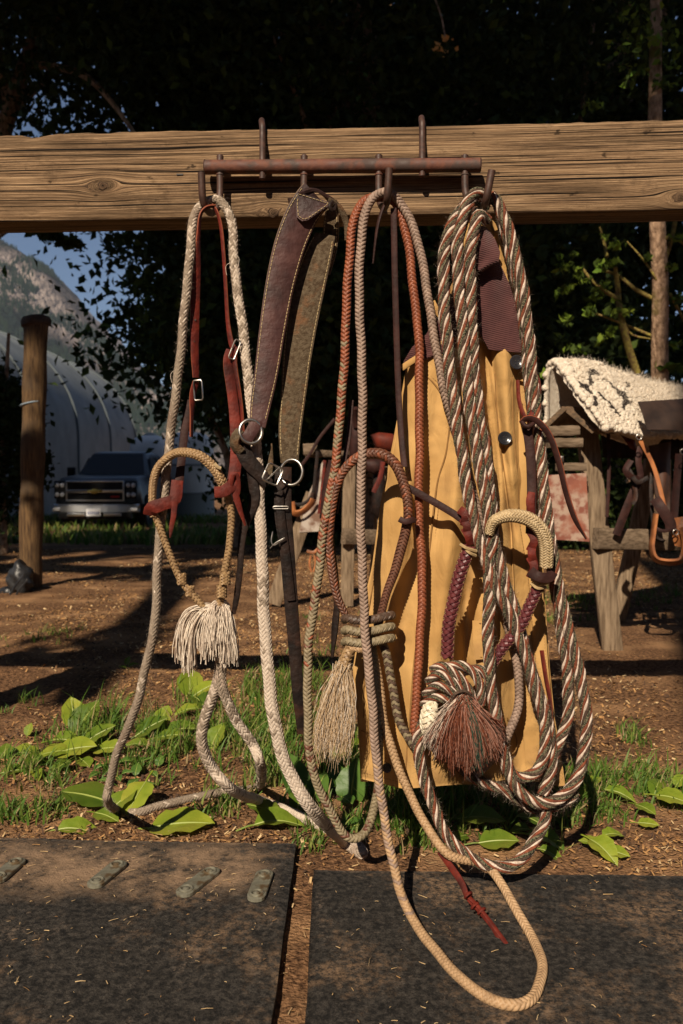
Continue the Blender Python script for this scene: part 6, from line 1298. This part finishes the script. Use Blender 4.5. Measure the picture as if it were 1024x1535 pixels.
# ------------------------------------------------------------------ braided reins on the third hook
def reins():
    t = thing('braided_reins', at(578, 295, 1.72), 'long pinkish tan braided reins reaching down onto the right rubber mat', 'reins')
    G = lambda px, py: list(onz(px, py, MT+.009))
    P1 = PX([(555, 962, 1.70), (566, 1010, 1.695), (578, 1090, 1.69), (604, 1168, 1.68), (634, 1228, 1.66), (672, 1280, 1.63)]).tolist()
    gp = [G(732, 1337), G(770, 1372), G(795, 1402), G(812, 1440), G(808, 1480), G(790, 1501), G(762, 1506), G(725, 1493), G(687, 1466)]
    gp[0][2] += .05; gp[1][2] += .02; gp[-1][2] += .004
    P2 = PX([(627, 1392, 1.50), (602, 1340, 1.57), (589, 1290, 1.60), (576, 1228, 1.62), (566, 1150, 1.63), (558, 1060, 1.635), (549, 960, 1.64), (544, 880, 1.645), (541, 776, 1.65), (542, 688, 1.655), (544, 600, 1.66), (541, 521, 1.665), (539, 451, 1.67), (540, 381, 1.675), (545, 330, 1.68), (556, 300, 1.69), (572, 289, 1.70), (586, 290, 1.712), (600, 304, 1.72), (620, 343, 1.718), (634, 398, 1.712), (643, 451, 1.706), (653, 521, 1.70), (664, 577, 1.70), (677, 627, 1.71), (697, 690, 1.725), (720, 780, 1.72), (748, 870, 1.71), (768, 965, 1.695), (777, 1010, 1.69), (776, 1060, 1.69), (763, 1100, 1.69), (745, 1130, 1.70), (715, 1160, 1.71)]).tolist()
    P = np.array(P1+gp+P2)
    b = Buf(); s_tot = [0]
    def mf(i, sg, s, L):   # tan near the ground, pinkish above
        return ((s < 1.25+.1*i)).astype(int)
    braid(b, P, .0096, n=4, lobes=2, pitch=.033, mfn=mf, wf=.93, core=2, thick=.0026); build('rope', b, [M['pink'], M['tan_rope'], M['gap']], t)
    t = thing('braided_reins', at(590, 300, 1.72), 'rust brown braided reins fading to olive where they loop low beside the coat', 'reins')
    P = PX([(556, 950, 1.695), (562, 1010, 1.69), (566, 1060, 1.69), (568, 1120, 1.69), (566, 1180, 1.69), (557, 1228, 1.69), (540, 1254, 1.688), (516, 1250, 1.685), (488, 1202, 1.68), (468, 1149, 1.675), (461.5, 1083, 1.67), (461.5, 1000, 1.67), (466, 940, 1.67), (475, 878, 1.67), (482.5, 820, 1.67), (488, 776, 1.67), (499, 717, 1.67), (507, 659, 1.672), (512, 600, 1.675), (517, 521, 1.68), (520, 451, 1.685), (524, 381, 1.69), (530, 330, 1.70), (546, 302, 1.71), (570, 296, 1.722), (588, 300, 1.73), (600, 320, 1.732), (613, 375, 1.728), (622, 451, 1.72), (628, 521, 1.71), (629, 640, 1.70), (628, 746, 1.695), (632, 849, 1.69), (632, 922, 1.685), (627, 1000, 1.68), (622, 1089, 1.68), (632, 1120, 1.69)])
    rg = np.random.default_rng(9)
    def mf(i, sg, s, L):
        q = np.interp(s, [0, .55*L*.5, .62*L*.5, .98*L*.5, 1.04*L*.5, L], [.0, .0, .05, .8, 1, 1]); h = hsh(np.floor(s/.012).astype(int), np.full(len(s), i*7+sg), 3)
        return np.where(h < q, 0, np.where(hsh(np.floor(s/.01).astype(int), np.full(len(s), i), 9) < .12, 2, 1))
    b = Buf(); braid(b, P, .0096, n=4, lobes=2, pitch=.034, mfn=mf, wf=.93, core=3, thick=.0026); build('rope', b, [M['rustbraid'], M['olive'], M['brownbraid'], M['gap']], t)
    b = Buf(); braid(b, PX([(570, 958, 1.69), (580, 985, 1.685), (588, 1030, 1.685), (600, 1082, 1.682), (616, 1112, 1.68), (630, 1130, 1.682)]), .0092, n=4, lobes=2, pitch=.035, wf=.94, core=2, mfn=lambda i, sg, s, L: np.where(i % 2, 1, 0)*np.ones(len(s), int)); build('dark_tail', b, [M['darkbraid'], M['olive'], M['gap']], t)
    b = Buf(); strap(b, PX([(659, 1276, 1.665, 1.3), (690, 1320, 1.60, 1.3), (701, 1345, 1.57, 1), (718, 1365, 1.545, .8), (740, 1392, 1.51, .9), (758, 1425, 1.475, 1.1), (785, 1462, 1.43, 1.3)]), .010, .0035, roll=20); build('latigo_popper', b, M['leather_red'], t)
    b = Buf(); strap(b, PX([(703, 1345, 1.565, 1), (720, 1362, 1.54, .8), (745, 1395, 1.50, .9), (770, 1430, 1.46, .9), (797, 1466, 1.42, .6)]), .009, .003, roll=-30); build('latigo_popper', b, M['leather_red'], t)
    for k, (x, y) in enumerate(((702, 1342), (712, 1358), (722, 1366))): b = Buf(); ring(b, at(x, y, 1.56-.01*k), .0075, .003, (.5, -.6, -.5), 6, 14); build('popper_knot', b, M['leather_red'], t)
reins()
def hackamore_mid():
    t = thing('hackamore', at(588, 300, 1.73), 'dark brown braided noseband hackamore on thin straps at the third hook', 'hackamore')
    b = Buf(); braid(b, PX([(519, 925, 1.69, .8), (505, 893, 1.685, .9), (496, 845, 1.68, 1), (494, 790, 1.675, 1), (501, 740, 1.67, 1), (513, 708, 1.665, 1), (530, 690, 1.66, 1.05), (550, 681, 1.66, 1.1), (573, 681, 1.66, 1.15), (592, 695, 1.66, 1.15), (604, 720, 1.66, 1.1), (610, 750, 1.66, 1.05), (611, 780, 1.665, 1)]), .0098, n=5, lobes=2, pitch=.040, wf=.93, core=2, mfn=lambda i, sg, s, L: np.where(hsh(np.floor(s/.02).astype(int), np.full(len(s), i), 2) < .2, 1, 0)); build('noseband', b, [M['brownbraid'], M['rustbraid'], M['gap']], t)
    b = Buf(); braid(b, PX([(610, 784, 1.665, 1), (604, 812, 1.67, 1), (594, 848, 1.675, .95), (583, 880, 1.68, .85), (575, 910, 1.685, .8), (566, 940, 1.69, .8)]), .0108, n=6, lobes=2, pitch=.044, wf=.93, core=1); build('shank', b, [M['brownbraid'], M['gap']], t)
    b = Buf(); strap(b, PX([(599, 778, 1.650), (608, 782, 1.646), (619, 779, 1.650), (621, 778, 1.665)]), .012, .006); build('collar_ring', b, M['leather_dk'], t)
    for k in range(3):
        b = Buf(); y = 927+k*17; c = [(516, y+2, 1.70), (520, y, 1.675), (535, y+3, 1.662), (555, y+2, 1.66), (575, y-3, 1.662), (586, y-5, 1.675), (588, y-4, 1.70)]
        braid(b, PX(c), .0088, n=4, lobes=2, pitch=.036, mirror=-1); build('heel_wrap', b, M['darkbraid'] if k == 0 else M['olive'], t)
    b = Buf(); braid(b, PX([(522, 968, 1.68), (535, 972, 1.665), (552, 976, 1.668)]), .0085, n=4, lobes=2, pitch=.036); build('heel_wrap', b, M['tan_rope'], t)
    for l, w, r in (([(590, 312, 1.71), (591, 360, 1.71), (592, 416, 1.712), (595, 521, 1.715), (598, 600, 1.712), (602, 660, 1.70), (606, 700, 1.69)], .0125, 10), ([(577, 305, 1.705, .5), (570, 322, 1.70, .7), (564, 350, 1.70, .6), (559, 395, 1.705, .3)], .010, 40), ([(527, 600, 1.71), (522, 660, 1.70), (512, 710, 1.69), (503, 770, 1.69)], .010, 30), ([(497, 690, 1.70, 1), (488, 730, 1.70, 1), (484, 770, 1.70, .7)], .014, 30)):
        b = Buf(); strap(b, PX(l), w, .003, roll=r); build('strap', b, M['leather_dk'], t)
    # tan horsehair tassel
    t = thing('hair_tassel', at(516, 985, 1.67), 'bushy tan horsehair tassel hanging beside the coat hem', 'tassel')
    b = Buf(); braid(b, PX([(528, 968, 1.68), (521, 980, 1.672), (514, 1000, 1.67)]), .0115, n=5, lobes=3, pitch=.04); build('knot', b, M['tan_rawhide'], t)
    rg = np.random.default_rng(6); cnt = 900; q = np.linspace(0, 1, 9)[None, :, None]; A = at(514, 996, 1.668)+rg.normal(size=(cnt, 3))*[.006, .005, .004]
    u = rg.uniform(-1, 1, cnt); Bo = np.array([at(498+u_*27, 1118+rg.normal()*12, 1.668) for u_ in u])+rg.normal(size=(cnt, 3))*[.002, .012, .002]; Mi = (A*.5+Bo*.5)+np.array([at(512+u_*24, 1050, 1.668)-at(512, 1050, 1.668) for u_ in u])*.7+rg.normal(size=(cnt, 3))*[.006, .006, .004]
    P = (1-q)**2*A[:, None]+2*(1-q)*q*Mi[:, None]+q**2*Bo[:, None]; ph = rg.uniform(0, 6.28, (cnt, 1)); P[..., 0] += .004*np.sin(q[..., 0]*14+ph)*q[..., 0]
    b = Buf(); tubes_fast(b, P, rg.uniform(.0004, .0009, cnt), 3, rg.choice(2, cnt, p=[.7, .3]), .5); build('hair', b, [M['hair_tan'], M['cotton_w']], t, kind='stuff')
hackamore_mid()

# ------------------------------------------------------------------ right hackamore: cream noseband with plum braided shanks
def hackamore_right():
    t = thing('hackamore', at(780, 620, 1.68), 'cream rawhide noseband with plum braided shanks in front of the canvas coat', 'hackamore')
    b = Buf(); braid(b, PX([(733, 800, 1.632, .8), (736, 788, 1.627, .9), (744, 779, 1.622, 1), (766, 773, 1.618, 1.15), (792, 778, 1.618, 1.25), (811, 794, 1.62, 1.25), (820, 817, 1.625, 1.25), (819, 850, 1.632, 1.15)]), .0122, n=10, lobes=5, pitch=.056, amp=.09, thick=.0026, wf=.90, core=1); build('noseband', b, [M['cream'], M['gap']], t)
    rg = np.random.default_rng(12)
    def plum(name, pts, r):
        b = Buf(); Pc = braid(b, PX(pts), r, n=4, lobes=4, pitch=.050, amp=.15, thick=r*.36, wf=.93, core=2, mfn=lambda i, sg, s, L: 0)
        T, N, B = frames(Pc)
        for s in (1, -1):      # pale lacing edge
            i = np.arange(2, len(Pc)-2, 3); A = Pc[i]+B[i]*s*r*.80+N[i]*r*.5; pa = np.stack([A, A+B[i]*s*r*.18+T[i]*.004, A+B[i]*s*r*.05+T[i]*.009-N[i]*r*.3], 1); tubes_fast(b, pa, .0007, 4, 1, .8)
        return build(name, b, [M['purple'], M['tan_rawhide'], M['gap']], t)
    plum('shank', [(703, 820, 1.64), (693, 849, 1.642), (681, 893, 1.645), (674, 937, 1.65), (670, 985, 1.655)], .0125)
    plum('shank', [(806, 880, 1.64), (792, 913, 1.645), (781, 937, 1.65), (757, 966, 1.66), (742, 990, 1.668), (728, 1012, 1.675)], .0115)
    for pts in ([(690, 816, 1.632), (700, 822, 1.624), (714, 826, 1.634)], [(697, 822, 1.632), (704, 829, 1.624), (713, 833, 1.634)], [(797, 868, 1.632), (808, 876, 1.624), (822, 873, 1.634)], [(796, 874, 1.632), (806, 882, 1.624), (818, 880, 1.634)]):
        b = Buf(); tube(b, PX(pts), .0034, 6); build('twine_wrap', b, M['twine'], t)
    def st(name, pts, w, m='leather_red', th=.004, roll=0):
        b = Buf(); strap(b, PX(pts), w, th, roll=roll, edge=1); return build(name, b, [M[m], M['leather_red_e']], t)
    st('wrap', [(795, 856, 1.625), (806, 864, 1.612), (822, 866, 1.616), (829, 858, 1.63)], .020, 'leather_dk')
    for i, (a, c) in enumerate(((0, 8), (8, 0), (0, 8))):
        st('plaited_strap', [(794+a*.6, 795+i*20, 1.638), (797+c*.5, 810+i*20, 1.628), (794+a*.9, 826+i*20, 1.636)], .016)
    for i in range(3): st('plaited_strap', [(689+i*4, 764+i*14, 1.652), (698+i*2, 772+i*15, 1.640), (696+i*5, 788+i*14, 1.648)], .017)
    st('brow_strap', [(606, 728, 1.68), (625, 738, 1.675), (655, 755, 1.668), (680, 770, 1.66), (694, 780, 1.655)], .0145, 'leather_dk')
    st('cheek_strap', [(790, 640, 1.67, 1), (795, 680, 1.665, 1), (797, 730, 1.66, 1), (796, 770, 1.65, 1), (795, 800, 1.645, 1)], .0185, 'leather_dk')
    st('cheek_strap', [(797, 738, 1.650, .8), (795, 752, 1.645, 1), (797, 775, 1.647, .8)], .017)
    st('tie_strap', [(797, 551, 1.69, .8), (806, 575, 1.69, 1), (805, 602, 1.688, .9), (796, 622, 1.68, .8), (788, 630, 1.675, .8)], .012, roll=20)
    st('tie_strap', [(776, 570, 1.69, .7), (778, 600, 1.688, .8), (785, 622, 1.678, .9), (793, 632, 1.67, .9)], .010, roll=30)
    st('hanging_strap', [(781, 634, 1.66, .8, 30), (790, 627, 1.652, .9, 30), (805, 631, 1.648, 1, 30), (823, 652, 1.645, 1, 30), (837, 690, 1.642, 1, 35), (849, 740, 1.638, 1, 40), (862, 778, 1.635, .9, 40), (879, 808, 1.632, .3, 40)], .0125, 'leather_dk')
    b = Buf(); tube(b, PX([(782, 632, 1.66), (790, 640, 1.65), (800, 634, 1.655), (793, 626, 1.665)]), .005, 8); build('tie_knot', b, M['leather_dk'], t)
    st('long_tail', [(812, 975, 1.71), (817, 1010, 1.705), (825, 1055, 1.70), (824, 1095, 1.70)], .009, roll=40)
hackamore_right()

# ------------------------------------------------------------------ striped mane-hair rope coils on the right hook
def mecate():
    t = thing('horsehair_rope', at(720, 310, 1.70), 'coiled striped horsehair rope in white rust green and brown on the right hook', 'rope')
    Y1, Y2, Y3 = 1.655, 1.665, 1.70
    RR = .0113; b = Buf(); mm = (1, 0, 3, 2, 1, 3, 2, 0, 3, 1, 2, 3); kw = dict(groups=4, yarns=3, pitch=.135, mats=(1, 0, 3, 2))
    runs = [
     # A: outer left strand, down across to the right and up into the bottom curl
     [(728, 312, 1.72), (716, 300, 1.70), (702, 305, 1.685), (686, 322, 1.672), (672, 350, 1.664), (666, 400, 1.66), (666, 460, 1.656), (671, 521, 1.652), (680, 592, 1.65), (689, 660, 1.648), (699, 728, 1.646), (711, 782, 1.645), (727, 836, 1.645), (745, 885, 1.645), (767, 930, 1.648), (787, 980, 1.652), (803, 1033, 1.655), (815, 1083, 1.658), (817, 1125, 1.66), (803, 1158, 1.66), (778, 1166, 1.66), (760, 1148, 1.662), (748, 1110, 1.664)],
     # B: second strand, straight down in front of the plum shank and round the bottom right coil
     [(732, 300, 1.71), (718, 290, 1.69), (704, 300, 1.672), (692, 330, 1.66), (687, 380, 1.652), (688, 430, 1.648), (693, 490, 1.645), (700, 556, 1.643), (708, 640, 1.64), (717, 690, 1.64), (728, 745, 1.64), (736, 790, 1.642), (734, 850, 1.648), (732, 910, 1.65), (733, 966, 1.65), (737, 1033, 1.65), (746, 1095, 1.652), (758, 1140, 1.655), (775, 1180, 1.66), (802, 1203, 1.665), (832, 1200, 1.67), (859, 1176, 1.672), (876, 1126, 1.674), (879, 1066, 1.674), (868, 1010, 1.674), (853, 950, 1.674), (840, 890, 1.674), (828, 830, 1.675), (818, 765, 1.678), (813, 703, 1.68), (806, 644, 1.684), (801, 600, 1.69), (796, 540, 1.695), (790, 475, 1.70), (780, 416, 1.70), (769, 372, 1.70), (759, 335, 1.70), (748, 306, 1.705), (736, 294, 1.712)],
     # C: third strand close beside B, then the inner loop
     [(730, 330, 1.69), (716, 325, 1.672), (708, 360, 1.660), (705, 400, 1.656), (706, 460, 1.654), (708, 530, 1.652), (716, 600, 1.65), (726, 670, 1.65), (734, 735, 1.652), (741, 800, 1.655), (752, 858, 1.656), (768, 905, 1.66), (780, 945, 1.668), (795, 1000, 1.672), (812, 1050, 1.675), (824, 1100, 1.675), (826, 1150, 1.675), (816, 1190, 1.675)],
     # D: right inner strand, loops under
     [(752, 330, 1.715), (768, 385, 1.712), (781, 450, 1.71), (789, 520, 1.708), (797, 600, 1.70), (806, 700, 1.695), (818, 790, 1.69), (832, 880, 1.688), (845, 960, 1.686), (852, 1020, 1.686), (850, 1075, 1.686), (836, 1120, 1.686), (822, 1155, 1.686), (816, 1195, 1.684), (817, 1225, 1.68), (806, 1252, 1.67), (780, 1288, 1.655), (749, 1300, 1.645), (709, 1288, 1.645), (673, 1256, 1.65), (650, 1212, 1.655), (634, 1159, 1.662), (627, 1116, 1.665), (638, 1080, 1.668)],
     # E: heavy low sweep behind the tassel
     [(640, 1050, 1.70), (660, 1110, 1.71), (690, 1150, 1.715), (720, 1172, 1.715), (760, 1185, 1.71), (800, 1212, 1.70), (838, 1206, 1.692), (862, 1186, 1.69)]]
    PP = []
    for i, r in enumerate(runs): PP.append(laid(b, PX(r), RR*(1 if i < 4 else .95), seed=i, **kw))
    for P in PP: fuzz(b, P, RR, 2600, .016, 3, np.random.default_rng(len(P)), .00013); fuzz(b, P, RR, 1000, .013, 0, np.random.default_rng(len(P)+1), .00013)
    build('laid_rope', b, [M['y_white'], M['y_rust'], M['y_green'], M['y_brown']], t)
    # gathered knot
    b = Buf(); kw['pitch'] = .11
    for l in ([(652, 998, 1.66), (668, 992, 1.645), (690, 1008, 1.64), (706, 1030, 1.642), (712, 1055, 1.65)], [(645, 1018, 1.66), (662, 1006, 1.64), (684, 1020, 1.635), (700, 1040, 1.638), (705, 1060, 1.65)],
              [(640, 1040, 1.66), (658, 1026, 1.638), (680, 1034, 1.632), (698, 1050, 1.64)], [(636, 1058, 1.66), (654, 1046, 1.64), (674, 1050, 1.635), (694, 1062, 1.645)],
              [(668, 995, 1.655), (690, 990, 1.645), (712, 1000, 1.64), (724, 1024, 1.64), (722, 1056, 1.65)], [(700, 1000, 1.66), (724, 998, 1.65), (740, 1020, 1.65), (740, 1050, 1.655)]):
        P = laid(b, PX([(x+(y-1050)*.04-2, 1050+(y-1050)*.88, Y) for x, y, Y in l]), .0090, seed=3, **kw); fuzz(b, P, .0108, 160, .012, 3, np.random.default_rng(int(l[0][0])), .00013)
    build('gathered_knot', b, [M['y_white'], M['y_rust'], M['y_green'], M['y_brown']], t)
    b = Buf(); braid(b, PX([(650, 1052, 1.645, .55), (645, 1062, 1.636, 1), (643, 1076, 1.632, 1.15), (642, 1090, 1.636, 1), (644, 1102, 1.645, .6)]), .0165, n=6, lobes=3, pitch=.055, thick=.004, mfn=lambda i, sg, s, L: np.where(hsh(np.floor(s/.006).astype(int), np.full(len(s), i+sg*5), 1) < .0, 1, 0), wf=.90, core=1); build('rawhide_button', b, [M['white_raw'], M['black_raw']], t)
    # colourful hair tassel
    rg = np.random.default_rng(16); cnt = 2300; q = np.linspace(0, 1, 9)[None, :, None]; tp = (692, 1042)
    u = rg.uniform(-1, 1, cnt); rr = rg.uniform(.90, 1.05, cnt); ex = 696+u*62; ey = 1152-np.abs(u-.05)**1.6*40+rg.normal(size=cnt)*7-rg.exponential(9, cnt)+5*np.sin(u*17); dp = rg.normal(size=cnt)*.010
    Bo = px3(ex, ey, 1.632+dp); A = at(*tp, 1.635)+rg.normal(size=(cnt, 3))*[.008, .006, .004]; Mi = px3(694+u*48, 1075+np.abs(u)*6+rg.normal(size=cnt)*5, 1.618+dp*.6)
    P = (1-q)**2*A[:, None]+2*(1-q)*q*Mi[:, None]+q**2*Bo[:, None]; ph = rg.uniform(0, 6.28, (cnt, 1)); P[..., 0] += .0030*np.sin(q[..., 0]*8+ph)*q[..., 0]; P[..., 1] += .004*np.cos(q[..., 0]*6+ph*2)*q[..., 0]
    un = u+rg.normal(size=cnt)*.06; mi = np.where(un < -.72, 0, np.where(un < .05, 1, np.where((un > .25) & (un < .55) & (rg.uniform(size=cnt) < .55), 4, np.where(np.sin(un*30) > .2, 5, 1))))
    mi = np.where(rg.uniform(size=cnt) < .14, 5, mi); mi = np.where(rg.uniform(size=cnt) < .10, 3, mi)
    b = Buf(); tubes_fast(b, P, rg.uniform(.0005, .0011, cnt), 3, mi, .5); build('tassel', b, [M['y_white'], M['y_rust'], M['y_green'], M['y_brown'], M['y_teal'], mat('pinkhair', (.36, .18, .13), None, rough=.8, bump=0)], t, kind='stuff')
    b = Buf(); tube(b, PX([(676, 1052, 1.628), (683, 1040, 1.62), (697, 1036, 1.618), (708, 1044, 1.628)]), .0032, 6); build('tassel_tie', b, M['y_brown'], t)
mecate()
